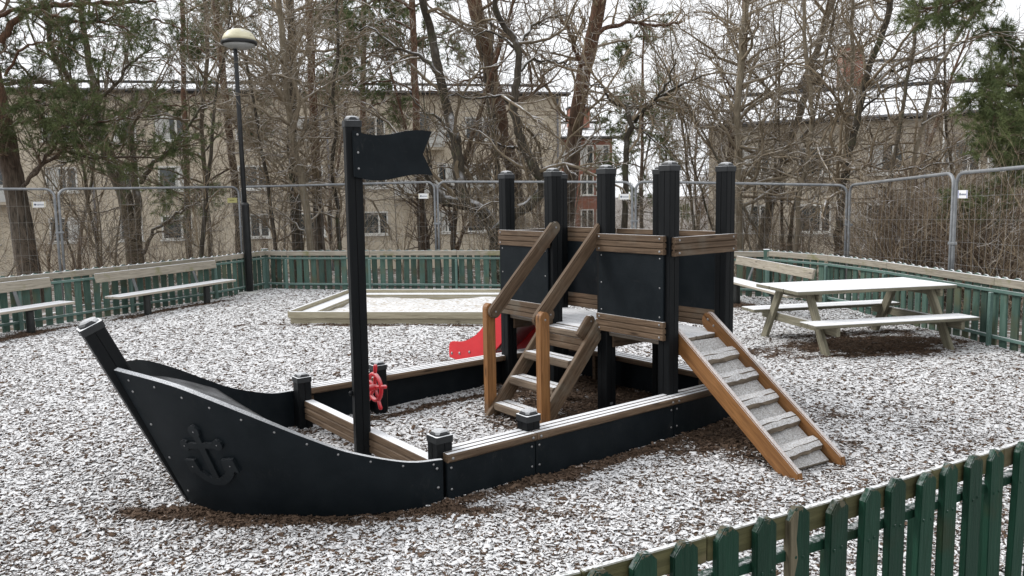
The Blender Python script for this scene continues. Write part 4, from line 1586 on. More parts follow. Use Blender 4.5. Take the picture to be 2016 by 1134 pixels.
W1 = (1.55, 1.30, (.17,))
cols = [ucol(x) for x in (-180, -40, 126, 345, 500, 610, 735, 945)] + [(ucol(255), 1.15, 1.3, (-.1,)), (ucol(880), 1.0, 1.3, (0,))]
building('apartment_building', 'long beige plaster apartment block with flat snowy roof behind the bare trees', BA[:2], BB[:2], -4.0, 7.55, 11, 'plaster', 1.15,
         (.32, 2.95, 5.58), [c if isinstance(c, tuple) else (c, *W1) for c in cols], None, [ucol(188), ucol(650), ucol(1098)],
         [(ucol(825), 1.75, 2.9), (ucol(825), 4.4, 2.9), (ucol(10), 1.75, 2.6)])
CA, CB = at(1100, 400, 62), at(1206, 400, 62.5)
building('brick_house', 'red brick house with white windows between the pine trunks', CA[:2], CB[:2], -4, 6.15, 9, 'brick', 1.5, (-.2, 2.5, 4.75), [.75, 2.25, 3.5], (1.05, 1.6, (0,)), (), (), [(2.1, 2.5, 1.6, 1.5)])
DA, DB = at(1395, 380, 40), at(2190, 380, 33)
building('low_building', 'tan plaster building with snowy roof behind the right thicket', DA[:2], DB[:2], -4, 5.0, 10, 'plaster2', 1.9, (.4, 3.1), [2.2, 5.0, 8.0, 11.0, (12.6, 1.2, 1.3, (0,)), 14.6, 17.0], (1.5, 1.35, (.2,)), [9.6], ())
EA, EB = at(1640, 380, 62), at(1905, 380, 62)
building('grey_house', 'dark grey gabled house with brick chimney beyond the tan building', EA[:2], EB[:2], -4, 9.2, 9, 'slate', 3.0, (3.2, 7.6), [2.2, 4.6, 7.0], (1.2, 1.2, (0,)), (), (), [(.6, -1.0, 1.5, 3.6, 8.7)])

fl_ = empty('street_lamp', tuple(at(1856, 330, 26)[:2]) + (-1.6,), 0, 'pale thin street lamp post far behind the picnic table fence', 'street lamp')
link('pole', lathe('far_pole', [(.04, -1), (.04, 4), (.03, 6.35)], MAT['balcony'], 10), fl_)
link('lamp_head', lathe('far_head', [(.04, 6.3), (.09, 6.42), (.10, 6.5), (.03, 6.56), (.001, 6.565)], MAT['pipe'], 12), fl_)


# ------------------------------------------------------------------ trees
def grow(g, S, D, Ln, R0, K, wig, trop, tip=.25):
    """N wandering branches at once"""
    N = len(S)
    P = np.zeros((N, K, 3))
    P[:, 0] = S
    d = D / (np.linalg.norm(D, axis=1, keepdims=True) + 1e-9)
    st = (Ln / (K - 1))[:, None]
    for k in range(1, K):
        P[:, k] = P[:, k - 1] + d * st
        d = d + g.normal(0, wig, (N, 3)) + np.array([0, 0, trop])
        d /= np.linalg.norm(d, axis=1, keepdims=True) + 1e-9
    t = np.linspace(0, 1, K)
    R = R0[:, None] * (1 - (1 - tip) * t)[None]
    return P, R


def children(g, P, R, n, t0, t1, ang, ratio, lens, minr):
    """n children on each of the branches P"""
    N, K, _ = P.shape
    idx = np.repeat(np.arange(N), n)
    t = (t0 + (t1 - t0) * g.random(len(idx))) * (K - 1)
    k = np.minimum(t.astype(int), K - 2)
    f = (t - k)[:, None]
    S = P[idx, k] * (1 - f) + P[idx, k + 1] * f
    d = P[idx, k + 1] - P[idx, k]
    L = np.linalg.norm(d, axis=1, keepdims=True)
    d = d / (L + 1e-9)
    rnd = g.normal(size=(len(idx), 3))
    side = rnd - (rnd * d).sum(1, keepdims=True) * d
    side /= np.linalg.norm(side, axis=1, keepdims=True) + 1e-9
    a = np.clip(g.normal(ang, .22, len(idx)), .25, 1.5)[:, None]
    D = d * np.cos(a) + side * np.sin(a)
    r = np.maximum((R[idx, k] * ratio), minr)
    r = np.minimum(r, R[idx, k])
    Ls = (lens[0] + (lens[1] - lens[0]) * g.random(len(idx)))
    return S, D, Ls, r


class Acc:
    def __init__(self):
        self.V, self.Q, self.T, self.n = [], [], [], 0

    def add(self, P, R, S):
        v, q = tubes(P, R, S)
        self.V.append(v)
        self.Q.append(q + self.n)
        self.n += len(v)

    def tris(self, v, t):
        self.V.append(v)
        self.T.append(t + self.n)
        self.n += len(v)

    def mesh(self, name, mat, origin, smooth=True):
        V = np.concatenate(self.V) - np.asarray(origin)[None]
        return npmesh(name, V, np.concatenate(self.Q) if self.Q else None, np.concatenate(self.T) if self.T else None, mat, smooth)


def needle_tufts(g, acc, P, per, length, width, pts):
    """sprays of needles round the outer part of each twig"""
    N, K, _ = P.shape
    idx = np.repeat(np.arange(N), per * len(pts))
    t = np.tile(np.repeat(np.array(pts), per), N) + g.normal(0, .08, N * per * len(pts))
    t = np.clip(t, 0, 1) * (K - 1)
    k = np.minimum(t.astype(int), K - 2)
    f = (t - k)[:, None]
    S = P[idx, k] * (1 - f) + P[idx, k + 1] * f
    d = P[idx, k + 1] - P[idx, k]
    d /= np.linalg.norm(d, axis=1, keepdims=True) + 1e-9
    dr = d * .75 + g.normal(0, .62, S.shape)
    dr /= np.linalg.norm(dr, axis=1, keepdims=True) + 1e-9
    s = np.cross(dr, g.normal(size=S.shape))
    s /= np.linalg.norm(s, axis=1, keepdims=True) + 1e-9
    ln = length * (.7 + .6 * g.random((len(S), 1)))
    V = np.stack([S - s * width, S + s * width, S + dr * ln + s * width * .3], 1).reshape(-1, 3)
    T = np.arange(len(V)).reshape(-1, 3)
    acc.tris(V, T)


TREE_TOTAL = [0]


def tree(name, label, stems, limbs=(), Y=18, bark='bark', twig='twig', nl=16, nb=7, nt=6, seed=0, zmin=1.2, lens=((1.2, 3.0), (.5, 1.3), (.22, .6)),
         needles=None, wig=.22, up=.03, minr=.0058, group=None, droop=0.0, cat='tree', limb_t=(.25, 1.0), limb_needles=True, zlimb=None, foliage_from=.35):
    """stems and limbs: (pixel polyline, width in px at the start, at the end[, depth step]); depth Y metres"""
    g = np.random.default_rng(seed)
    tr, cr = Acc(), Acc()
    base = None
    stem_paths = []
    for k, st in enumerate(stems):
        pl, w0, w1 = st[:3]
        dY = st[3] if len(st) > 3 else 0.0
        n = len(pl)
        yy = Y + g.normal(0, .12, n).cumsum() * .6 + np.linspace(0, dY, n)
        if k and dY == 0:
            yy = Y + np.r_[0, g.normal(0, .25, n - 1).cumsum()]
        P3 = np.array([at(x, y, d) for (x, y), d in zip(pl, yy)])
        if k == 0:
            z0 = float(outer_z(P3[0, 0], P3[0, 1]))
            dirn = P3[0] - P3[1]
            P3[0] = P3[0] + dirn / (abs(dirn[2]) + 1e-6) * max(0, P3[0, 2] - z0) * np.array([.3, .3, 1]) if P3[0, 2] > z0 else P3[0]
            base = np.array([P3[0, 0], P3[0, 1], z0])
        Pm = smoothpath(P3, max(10, 4 * n))
        Pm += g.normal(0, .012, Pm.shape)
        r = np.linspace(w0, w1, len(Pm)) * .5 * Y / F_PX
        if k == 0:
            r[:3] *= (1.25, 1.12, 1.04)
        tr.add(Pm[None], r[None], 10 if w0 > 14 else 7)
        stem_paths.append((Pm, r))
    limb_paths = []
    for pl, w0, w1, *rest in limbs:
        dY = rest[0] if rest else g.normal(0, .8)
        n = len(pl)
        P3 = np.array([at(x, y, d) for (x, y), d in zip(pl, Y + np.linspace(0, dY, n))])
        Pm = smoothpath(P3, max(9, 4 * n))
        Pm[1:] += g.normal(0, .022, (len(Pm) - 1, 3))
        r = np.linspace(w0, w1, len(Pm)) * .5 * Y / F_PX
        tr.add(Pm[None], r[None], 6)
        limb_paths.append((Pm, r))
    allsrc = []
    # random limbs off the stems
    if nl:
        S, D, Lg, Rr = [], [], [], []
        w = np.array([len(p) for p, _ in stem_paths], float)
        for _ in range(nl):
            Pm, r = stem_paths[g.choice(len(stem_paths), p=w / w.sum())]
            ok = np.where(Pm[:, 2] > zmin)[0]
            if len(ok) == 0:
                continue
            i = g.choice(ok)
            az = g.random() * 2 * math.pi
            el = g.normal(.35 + up * 4, .35)
            S.append(Pm[i])
            D.append((math.cos(az) * math.cos(el), math.sin(az) * math.cos(el), math.sin(el)))
            Lg.append(g.uniform(*lens[0]))
            Rr.append(min(r[i] * .55, .012 + .012 * Lg[-1]))
        P1, R1 = grow(g, np.array(S), np.array(D), np.array(Lg), np.array(Rr), 9, wig, up, .3)
        cr.add(P1, R1, 5)
        allsrc.append((P1, R1, 1))
    for Pm, r in limb_paths:
        K = 9
        ii = np.linspace(0, len(Pm) - 1, K).astype(int)
        allsrc.append((Pm[ii][None], r[ii][None], 1.6))
    tw_all = []
    for P1, R1, mul in allsrc:
        S, D, Lg, Rr = children(g, P1, R1, max(1, int(nb * mul)), limb_t[0], limb_t[1], .75, .55, lens[1], minr * 1.4)
        if droop:
            D[:, 2] -= droop
        P2, R2 = grow(g, S, D, Lg, Rr, 7, wig * 1.15, up * .8, .35)
        cr.add(P2, R2, 4)
        S, D, Lg, Rr = children(g, P2, R2, nt, .2, 1.0, .75, .6, lens[2], minr)
        P3, R3 = grow(g, S, D, Lg, Rr, 5, wig * 1.2, up * .5, .5)
        cr.add(P3, R3, 3)
        tw_all.append(P3)
        if needles:
            P2c = P2
            nd.append((P2c, P3)) if False else None
    root = empty(name, tuple(base), 0, label, cat, group)
    link('trunk', tr.mesh('trunk', MAT[bark], base), root)
    link('crown', cr.mesh('crown', MAT[twig], base), root)
    if needles:
        na = Acc()
        for P3 in tw_all:
            needle_tufts(g, na, P3, needles[0], needles[1], needles[2], (.45, .75, 1.0))
        link('needles', na.mesh('needles', MAT['needles'], base, False), root)
        TREE_TOTAL[0] += na.n // 3
    TREE_TOTAL[0] += sum(len(q) for q in tr.Q) * 2 + sum(len(q) for q in cr.Q) * 2
    return root


# --- trees one can tell apart, left to right
tree('pine_tree', 'thick pine trunk leaning at the edge of the photo beyond the cut-off bench',
     [([(64, 600), (56, 520), (40, 430), (24, 340), (2, 230), (-22, 110), (-45, -40), (-60, -160)], 44, 26)],
     [([(2, 85), (22, 45), (50, 22), (95, 12), (160, 8), (240, 6), (310, 2)], 15, 5, .6),
      ([(-30, 45), (20, 22), (60, 20), (105, 27), (150, 40), (200, 45), (255, 60)], 9, 3, -.8),
      ([(40, 375), (75, 335), (115, 280), (140, 255), (190, 240), (260, 235)], 9, 3, -.6),
      ([(60, 345), (120, 300), (180, 312), (250, 308), (310, 308), (365, 275)], 7, 2, -.3),
      ([(28, 330), (5, 300), (-30, 270), (-70, 250)], 8, 3, -.5),
      ([(20, 250), (50, 238), (85, 232), (125, 250), (160, 245)], 6, 2, -1.0),
      ([(10, 150), (45, 95), (90, 85), (150, 78), (210, 70)], 6, 2, -.9),
      ([(14, 215), (60, 200), (110, 205)], 6, 2, -.9)],
     Y=16.5, bark='bark_pine', twig='twig_red', nl=9, nb=12, nt=9, seed=11, zmin=3.4, needles=(16, .105, .0042), lens=((1.2, 2.4), (.45, 1.25), (.14, .40)), limb_t=(.25, 1.0))
tree('bare_tree', 'forked bare tree with dark snow-lined limbs behind the empty stretch of bench fence',
     [([(272, 560), (266, 500), (258, 440), (245, 390), (225, 335), (205, 280), (192, 232), (160, 192), (120, 168), (70, 158), (10, 165)], 37, 9),
      ([(268, 470), (272, 410), (266, 350), (262, 300), (255, 240), (262, 180)], 16, 7),
      ([(205, 285), (190, 235), (185, 170), (175, 120), (165, 60), (150, -30)], 17, 9),
      ([(160, 190), (120, 130), (100, 90), (92, 20), (90, -40)], 12, 6)],
     [([(276, 360), (300, 325), (332, 298), (362, 262), (395, 215), (430, 190)], 10, 3),
      ([(188, 215), (205, 185), (235, 160), (250, 130), (300, 95)], 9, 3),
      ([(282, 500), (300, 460), (330, 435), (375, 405), (420, 385)], 8, 3),
      ([(225, 330), (180, 300), (130, 320), (80, 300)], 6, 2)],
     Y=19, bark='bark', twig='twig', nl=20, nb=7, nt=6, seed=12, zmin=1.6)
tree('pine_tree', 'distant pine with feathery green crown between forked tree and street lamp',
     [([(372, 540), (370, 430), (366, 300), (362, 180), (360, 60), (358, -60)], 13, 8)],
     [([(364, 240), (330, 215), (290, 225)], 4, 2), ([(363, 200), (400, 180), (440, 195)], 4, 2), ([(362, 150), (320, 120), (270, 125)], 4, 2), ([(361, 110), (400, 90), (435, 105)], 4, 2),
      ([(360, 60), (310, 40), (260, 55)], 4, 2), ([(359, 30), (400, 10), (440, 30)], 4, 2), ([(366, 400), (340, 385), (318, 400)], 3, 1), ([(366, 380), (392, 372), (412, 392)], 3, 1)],
     Y=27, bark='bark_pine', twig='twig_red', nl=5, nb=8, nt=6, seed=35, zmin=5.0, needles=(11, .15, .0075), lens=((1.0, 2.2), (.45, 1.0), (.18, .45)), limb_t=(.2, 1.0))
tree('bare_tree', 'slender leafless tree with wide twigs just to the bench side of the lamp',
     [([(418, 560), (412, 450), (402, 340), (398, 220), (408, 110), (402, -30)], 10, 7)], [([(400, 300), (440, 250), (470, 215), (520, 190)], 4, 2), ([(402, 180), (360, 130), (330, 90), (280, 70)], 5, 2)],
     Y=20.5, bark='bark', twig='twig', nl=15, nb=6, nt=6, seed=36)
tree('pine_tree', 'slim pine trunk with green sprays beside the street lamp',
     [([(474, 520), (468, 430), (460, 330), (447, 230), (437, 130), (425, 20), (415, -80)], 17, 11)],
     [([(445, 220), (410, 200), (360, 210), (310, 200)], 5, 2), ([(452, 260), (480, 240), (520, 245)], 4, 2), ([(440, 140), (400, 100), (350, 80)], 5, 2), ([(432, 80), (470, 40), (520, 25)], 5, 2),
      ([(460, 330), (420, 350), (380, 390), (350, 420)], 4, 2)],
     Y=23, bark='bark_pine', twig='twig_red', nl=8, nb=8, nt=6, seed=13, zmin=2.6, needles=(14, .12, .006), lens=((1.0, 2.2), (.35, .9), (.15, .4)), limb_t=(.3, 1.0))
tree('bare_tree', 'pale slender leaning trunk between street lamp and mast',
     [([(618, 540), (608, 450), (592, 340), (577, 285), (568, 210), (556, 80), (548, -30)], 15, 10)], [([(590, 335), (560, 300), (520, 285), (478, 262)], 5, 2), ([(612, 470), (570, 430), (520, 400), (488, 385)], 4, 2)],
     Y=17, bark='bark_light', twig='twig_pale', nl=25, nb=8, nt=7, seed=14)
tree('bare_tree', 'dark straight trunk just to the lamp side of the pale slender trunk',
     [([(590, 560), (584, 460), (580, 360), (574, 250), (575, 120), (570, -30)], 24, 15)], [([(578, 300), (620, 240), (650, 190), (655, 150)], 6, 2)],
     Y=20, bark='bark_dark', twig='twig', nl=29, nb=8, nt=7, seed=15)
tree('bare_tree', 'brown straight trunk close beside the mast',
     [([(632, 560), (628, 450), (622, 340), (618, 240), (612, 120), (606, -20)], 22, 12)], [], Y=21.5, bark='bark_pine', twig='twig', nl=23, nb=8, nt=7, seed=16)
tree('bare_tree', 'thin dark crooked trunk seen against the mast',
     [([(666, 540), (668, 470), (664, 400), (654, 330), (662, 250), (655, 180), (665, 90), (660, -20)], 9, 6)], [], Y=18, bark='bark_dark', twig='twig', nl=23, nb=8, nt=7, seed=17)
tree('pine_tree', 'thin red pine trunk rising behind the flag',
     [([(832, 540), (829, 430), (826, 330), (819, 210), (815, 110), (812, 0), (810, -80)], 18, 11)], [([(818, 180), (770, 160), (720, 165), (680, 150)], 5, 2), ([(815, 60), (770, 40), (720, 60), (690, 100)], 5, 2), ([(814, 20), (760, -5), (690, 20)], 5, 2)],
     Y=24, bark='bark_pine', twig='twig_red', nl=5, nb=9, nt=7, seed=18, zmin=5.0, needles=(14, .13, .0075), lens=((1.2, 2.4), (.4, 1.0), (.15, .42)), limb_t=(.3, 1.0))
tree('twisted_tree', 'old twisted tree with sprawling mossy trunk behind the sandbox',
     [([(992, 560), (985, 495), (970, 448), (942, 412), (905, 400), (876, 395), (852, 372)], 34, 20),
      ([(918, 404), (908, 372), (906, 345), (897, 276), (882, 222), (866, 148), (848, 64), (832, 0), (822, -60)], 24, 13),
      ([(975, 460), (1008, 421), (1044, 402), (1069, 366), (1055, 335), (1035, 296), (1019, 247), (1011, 215), (1019, 150), (1019, 92), (996, 55), (978, 28), (975, -20)], 24, 9)],
     [([(1019, 95), (1042, 58), (1075, 36), (1120, 30)], 8, 3), ([(866, 148), (830, 110), (785, 95), (740, 62), (700, 55)], 9, 3), ([(1019, 140), (1050, 118), (1090, 120), (1135, 128)], 7, 2),
      ([(897, 276), (860, 230), (830, 215), (800, 180)], 7, 2), ([(1035, 296), (1000, 290), (975, 282), (960, 260)], 7, 3), ([(1012, 215), (985, 190), (940, 195), (900, 185)], 6, 2),
      ([(852, 372), (838, 340), (842, 300), (825, 270)], 9, 3), ([(1019, 100), (1000, 80), (960, 60), (930, 70)], 6, 2)],
     Y=16.2, bark='bark_dark', twig='twig', nl=26, nb=8, nt=6, seed=19, wig=.3)
tree('pine_tree', 'stout reddish pine trunk leaning behind the twisted tree',
     [([(1022, 560), (1018, 460), (1014, 350), (1004, 310), (990, 268), (980, 207), (961, 123), (946, 59), (934, 0), (922, -80)], 32, 27)],
     [([(1008, 318), (985, 305), (968, 300)], 9, 6, -.6), ([(955, 150), (912, 160), (872, 180), (838, 182)], 6, 2), ([(965, 120), (1000, 60), (1010, 20)], 6, 2)],
     Y=18.6, bark='bark_pine', twig='twig_red', nl=9, nb=7, nt=5, seed=20, zmin=3.5)
tree('pine_tree', 'tall pine with forked limb above the tower stairs',
     [([(1104, 560), (1112, 470), (1122, 360), (1133, 257), (1149, 148), (1169, 59), (1181, 0), (1190, -70)], 32, 26)],
     [([(1172, 68), (1205, 52), (1250, 44), (1300, 50), (1345, 42)], 10, 5, .5), ([(1150, 140), (1132, 95), (1120, 62), (1105, 30)], 12, 6), ([(1135, 250), (1105, 225), (1085, 210)], 5, 2)],
     Y=20, bark='bark_pine', twig='twig', nl=18, nb=7, nt=6, seed=21, zmin=3.0)
tree('knotted_tree', 'stunted tree with a swollen knot seen between tower posts',
     [([(1226, 540), (1229, 440), (1231, 353), (1232, 303), (1236, 271), (1244, 252), (1236, 229), (1233, 208)], 14, 10)],
     [([(1234, 212), (1254, 211), (1280, 202), (1302, 192), (1340, 165), (1380, 150)], 10, 4), ([(1244, 246), (1272, 260), (1290, 280), (1312, 292), (1330, 305)], 5, 2), ([(1234, 212), (1215, 205), (1195, 188), (1185, 172), (1150, 160)], 7, 2),
      ([(1250, 240), (1268, 218), (1290, 196), (1310, 170), (1330, 120)], 8, 3)],
     Y=17, bark='bark_dark', twig='twig', nl=5, nb=7, nt=5, seed=22, zmin=2.2, wig=.32)
tree('bare_tree', 'pale tall trunk rising beside the tower post nearest the picnic table',
     [([(1460, 560), (1456, 440), (1455, 311), (1453, 198), (1459, 123), (1470, 0), (1478, -80)], 15, 11)], [([(1455, 300), (1490, 250), (1530, 215), (1580, 200)], 5, 2)], Y=16.5, bark='bark_light', twig='twig_pale', nl=27, nb=8, nt=7, seed=23)
tree('bare_tree', 'reddish trunk with peeling bark just behind the pale tall trunk',
     [([(1425, 560), (1432, 400), (1440, 291), (1454, 190), (1464, 123), (1468, 0), (1470, -60)], 15, 11)], [([(1455, 190), (1420, 140), (1390, 110), (1350, 100)], 5, 2)], Y=18.5, bark='bark_pine', twig='twig', nl=25, nb=8, nt=7, seed=24)
tree('bare_tree', 'leaning grey tree with long oblique trunk behind the hidden bench',
     [([(1490, 560), (1500, 480), (1517, 395), (1547, 296), (1577, 217), (1602, 120), (1640, 0), (1660, -70)], 18, 11)], [([(1547, 296), (1600, 250), (1660, 200), (1730, 160)], 7, 3), ([(1530, 350), (1560, 340), (1610, 330), (1680, 345)], 6, 2)], Y=19, bark='bark', twig='twig', nl=20, nb=7, nt=6, seed=25)
tree('bare_tree', 'dark leaning tree with rough bark rising above the picnic table',
     [([(1648, 560), (1652, 430), (1661, 351), (1680, 272), (1695, 198), (1711, 133), (1740, 59), (1753, 0), (1765, -70)], 15, 11)],
     [([(1700, 180), (1740, 150), (1800, 125), (1870, 100), (1930, 60)], 7, 3), ([(1690, 225), (1730, 185), (1790, 160), (1850, 150)], 5, 2), ([(1662, 350), (1700, 330), (1760, 318), (1830, 300)], 5, 2)], Y=15.5, bark='bark_dark', twig='twig', nl=20, nb=7, nt=6, seed=26)
tree('bare_tree', 'pale straight stem hugging the dark leaning tree above the picnic table',
     [([(1640, 560), (1654, 450), (1660, 330), (1674, 200), (1678, 90), (1679, -40)], 10, 7)], [], Y=16.5, bark='bark_light', twig='twig_pale', nl=13, nb=6, nt=5, seed=27)
tree('bare_tree', 'thin grey stem swaying between the leaning grey tree and the dark one',
     [([(1560, 560), (1568, 470), (1573, 385), (1591, 306), (1597, 212), (1586, 100), (1580, -30)], 10, 7)], [], Y=16, bark='bark_light', twig='twig_pale', nl=13, nb=6, nt=5, seed=28)
tree('bare_tree', 'thin brown stem slanting over the picnic table fence panel',
     [([(1742, 560), (1748, 460), (1755, 346), (1775, 222), (1795, 109), (1814, 0), (1826, -60)], 9, 6)], [([(1756, 340), (1800, 330), (1880, 318), (1980, 300)], 5, 2)], Y=14.6, bark='bark', twig='twig', nl=13, nb=6, nt=5, seed=29)
tree('bare_tree', 'thin stem slanting strongly towards the pine at the right edge',
     [([(1772, 560), (1781, 470), (1795, 341), (1815, 247), (1845, 138), (1894, 59), (1940, 0), (1975, -50)], 10, 6)], [([(1815, 245), (1870, 215), (1935, 185), (2000, 140)], 5, 2), ([(1800, 330), (1870, 290), (1950, 240), (2030, 180)], 4, 2)], Y=15.2, bark='bark_light', twig='twig', nl=13, nb=6, nt=5, seed=30)
tree('pine_tree', 'dark green pine reaching in from the right edge above the blue edged notice',
     [([(2120, 640), (2115, 480), (2110, 300), (2105, 100), (2100, -100)], 30, 22)],
     [([(2108, 260), (2060, 200), (2010, 175), (1960, 165), (1925, 185)], 8, 3, -.6), ([(2110, 300), (2050, 240), (1990, 220), (1950, 205)], 7, 2, -.4), ([(2108, 140), (2060, 110), (2010, 95), (1980, 85)], 7, 2, .3),
      ([(2112, 350), (2050, 300), (2000, 300), (1965, 315)], 7, 2, -.7), ([(2114, 420), (2050, 370), (1990, 360), (1930, 380), (1895, 400)], 6, 2, -.7), ([(2108, 200), (2040, 240), (1990, 265), (1955, 260)], 6, 2, -.9),
      ([(2105, 20), (2020, -20), (1930, -20), (1850, 5), (1800, 30)], 8, 3, -.4), ([(2105, -10), (1990, -35), (1900, 0), (1830, 15)], 8, 3, -.8)],
     Y=13, bark='bark_pine', twig='twig_red', nl=0, nb=12, nt=10, seed=31, zmin=3.4, needles=(22, .095, .0038), lens=((1.0, 2.0), (.25, .6), (.10, .28)), limb_t=(.3, 1.0))
tree('pine_tree', 'distant dense green pine between flag and lamp above the beige roof',
     [([(712, 540), (712, 400), (714, 250), (716, 100), (718, -60)], 14, 9)],
     [([(714, 180), (670, 150), (630, 165)], 4, 2), ([(715, 120), (760, 90), (800, 100)], 4, 2), ([(716, 60), (670, 30), (630, 50)], 4, 2), ([(716, 20), (760, 0), (790, 30)], 4, 2), ([(714, 220), (760, 200), (790, 215)], 4, 2)],
     Y=30, bark='bark_pine', twig='twig_red', nl=9, nb=10, nt=7, seed=32, zmin=5.5, needles=(9, .17, .013), lens=((1.2, 2.6), (.5, 1.1), (.2, .5)), limb_t=(.2, 1.0))
tree('pine_tree', 'small green pine in the gap between knotted tree and brick house',
     [([(1262, 520), (1263, 400), (1264, 300), (1265, 180), (1266, 60)], 9, 4)],
     [([(1264, 330), (1230, 320), (1200, 335)], 3, 1), ([(1264, 260), (1225, 240), (1200, 250)], 3, 1), ([(1265, 215), (1240, 200), (1225, 190)], 3, 1), ([(1264, 300), (1300, 290), (1325, 300)], 3, 1)],
     Y=32, bark='bark_pine', twig='twig_red', nl=12, nb=8, nt=6, seed=33, zmin=.5, needles=(9, .17, .013), lens=((1.0, 2.2), (.4, 1.0), (.2, .45)), limb_t=(.2, 1.0))


# --- saplings and brush: a few kinds, many individuals
def sapling_kind(seed, h, r, stems, nl, nb, nt, spread, bark, twig):
    g = np.random.default_rng(seed)
    tr, cr = Acc(), Acc()
    S = g.normal(0, .10, (stems, 3)) * np.array([1, 1, 0])
    S[:, 2] = -.2
    D = np.stack([g.normal(0, spread, stems), g.normal(0, spread, stems), np.ones(stems)], -1)
    P, R = grow(g, S, D, h * g.uniform(.75, 1.1, stems), r * g.uniform(.6, 1.0, stems), 14, .075, .02, .3)
    tr.add(P, R, 6)
    s, d, l, rr = children(g, P, R, nl, .10, 1, .65, .5, (.5, 1.9), .008)
    d[:, 2] += .25
    P1, R1 = grow(g, s, d, l, rr, 7, .17, .03, .35)
    cr.add(P1, R1, 4)
    s, d, l, rr = children(g, P1, R1, nb, .2, 1, .7, .6, (.3, .95), .0062)
    P2, R2 = grow(g, s, d, l, rr, 5, .2, .02, .5)
    cr.add(P2, R2, 3)
    if nt:
        s, d, l, rr = children(g, P2, R2, nt, .2, 1, .7, .6, (.15, .5), .005)
        P3, R3 = grow(g, s, d, l, rr, 4, .2, .02, .5)
        cr.add(P3, R3, 3)
    TREE_TOTAL[0] += sum(len(q) for q in tr.Q) * 2 + sum(len(q) for q in cr.Q) * 2
    return tr.mesh('trunk', MAT[bark], (0, 0, 0)), cr.mesh('crown', MAT[twig], (0, 0, 0))


KINDS = [sapling_kind(100, 7.5, .050, 1, 24, 5, 3, .10, 'bark', 'twig'), sapling_kind(101, 8.5, .065, 1, 26, 5, 3, .12, 'bark_dark', 'twig'),
         sapling_kind(102, 6.0, .035, 2, 16, 5, 2, .14, 'bark_light', 'twig_pale'), sapling_kind(103, 7.0, .045, 2, 16, 5, 2, .18, 'bark', 'twig'),
         sapling_kind(104, 5.0, .028, 3, 14, 5, 3, .2, 'bark_light', 'twig_pale'), sapling_kind(105, 9.0, .08, 1, 28, 5, 3, .08, 'bark_pine', 'twig_red')]
BRUSH = [sapling_kind(200, 2.0, .013, 12, 6, 3, 2, .38, 'twig', 'twig'), sapling_kind(201, 1.6, .012, 14, 6, 3, 2, .5, 'twig_red', 'twig_red'),
         sapling_kind(202, 2.4, .015, 9, 7, 3, 2, .30, 'twig_pale', 'twig_pale')]


def plant(kind, name, label, cat, group, x, y, s, yaw, lean=(0, 0)):
    z = float(outer_z(np.array(x), np.array(y)))
    root = empty(name, (x, y, z), yaw, label, cat, group)
    root.scale = (s, s, s)
    root.rotation_euler = (lean[0], lean[1], yaw)
    link('trunk', kind[0], root)
    link('crown', kind[1], root)
    return root


g = np.random.default_rng(55)
FENCES = LEFT_FENCE + BACK_FENCE[1:] + RIGHT_FENCE[1:]


def zone(px_):
    for lim, w in ((250, 'behind the cut-off bench'), (480, 'between forked tree and street lamp'), (690, 'between street lamp and mast'), (980, 'behind flag and sandbox'),
                   (1450, 'seen over the ship tower'), (1680, 'behind the hidden bench'), (1880, 'above the picnic table')):
        if px_ < lim:
            return w
    return 'beside the pine at the right edge'


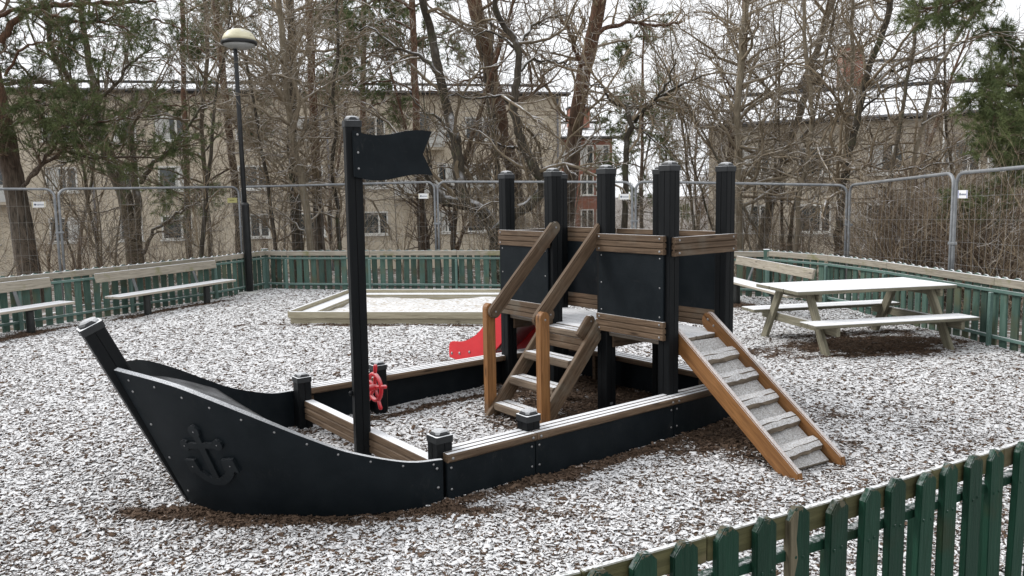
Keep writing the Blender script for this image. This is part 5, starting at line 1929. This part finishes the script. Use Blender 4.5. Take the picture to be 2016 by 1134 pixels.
for k in range(54):
    px_ = -60 + 2140 * ((k * .6180339) % 1.0)
    Yd = 16.2 + 19 * g.random() ** 1.3
    if px_ > 1500:
        Yd = 15.0 + 14 * g.random()
        if k % 3 == 0:
            continue
    if px_ < 480 and g.random() < .5:
        continue
    if 1090 < px_ < 1330 and k % 2:
        continue
    p = at(px_, 400, Yd)
    plant(KINDS[g.integers(len(KINDS))], 'sapling', 'thin bare sapling crowded among others in the wood ' + zone(px_), 'tree', 'thin bare saplings ' + zone(px_),
          p[0], p[1], g.uniform(.75, 1.15), g.random() * 6.28, (g.normal(0, .10), g.normal(0, .11)))
for k in range(24):
    u = (k * .7548777) % 1.0
    px_ = -80 + 2180 * (u ** (.55))
    Yd = 15.6 + 8 * g.random()
    if px_ > 1480:
        Yd = 13.5 + 6 * g.random() - max(0, px_ - 1750) * .004
    if px_ < 500:
        Yd = 16.4 + 6 * g.random()
    p = at(px_, 480, Yd)
    if bool(inside(np.array(p[0]), np.array(p[1]))) or float(seg_dist(np.array(p[0]), np.array(p[1]), FENCES)) < 1.7:
        continue
    plant(BRUSH[g.integers(3)], 'shrub', 'low tangled leafless shrub in the undergrowth ' + zone(px_), 'shrub', 'leafless shrubs ' + zone(px_), p[0], p[1], g.uniform(.6, 1.0), g.random() * 6.28)
for k in range(12):
    px_, Yd = 1715 + 30 * k + g.normal(0, 8), 13.2 - k * .22 + g.random() * 1.8
    p = at(px_, 480, Yd)
    if bool(inside(np.array(p[0]), np.array(p[1]))) or float(seg_dist(np.array(p[0]), np.array(p[1]), FENCES)) < 1.3:
        continue
    plant(BRUSH[1 if k % 3 else 0], 'shrub', 'dense reddish brush growing close behind the picnic table fence', 'shrub', 'reddish brush behind the picnic table fence', p[0], p[1], g.uniform(.8, 1.15), g.random() * 6.28)
# a far wood closing the view between the houses
for k in range(30):
    px_ = -40 + 2120 * ((k * .618 + .31) % 1.0)
    Yd = 52 + 30 * g.random()
    p = at(px_, 400, Yd)
    if 1085 < px_ < 1215:
        Yd = 76
        p = at(px_, 400, Yd)
    plant(KINDS[g.integers(len(KINDS))], 'distant_tree', 'distant bare tree far behind the houses, ' + zone(px_), 'tree', 'distant bare trees ' + zone(px_),
          p[0], p[1], g.uniform(1.4, 2.1), g.random() * 6.28, (g.normal(0, .05), g.normal(0, .05)))
print('tree triangles', TREE_TOTAL[0])
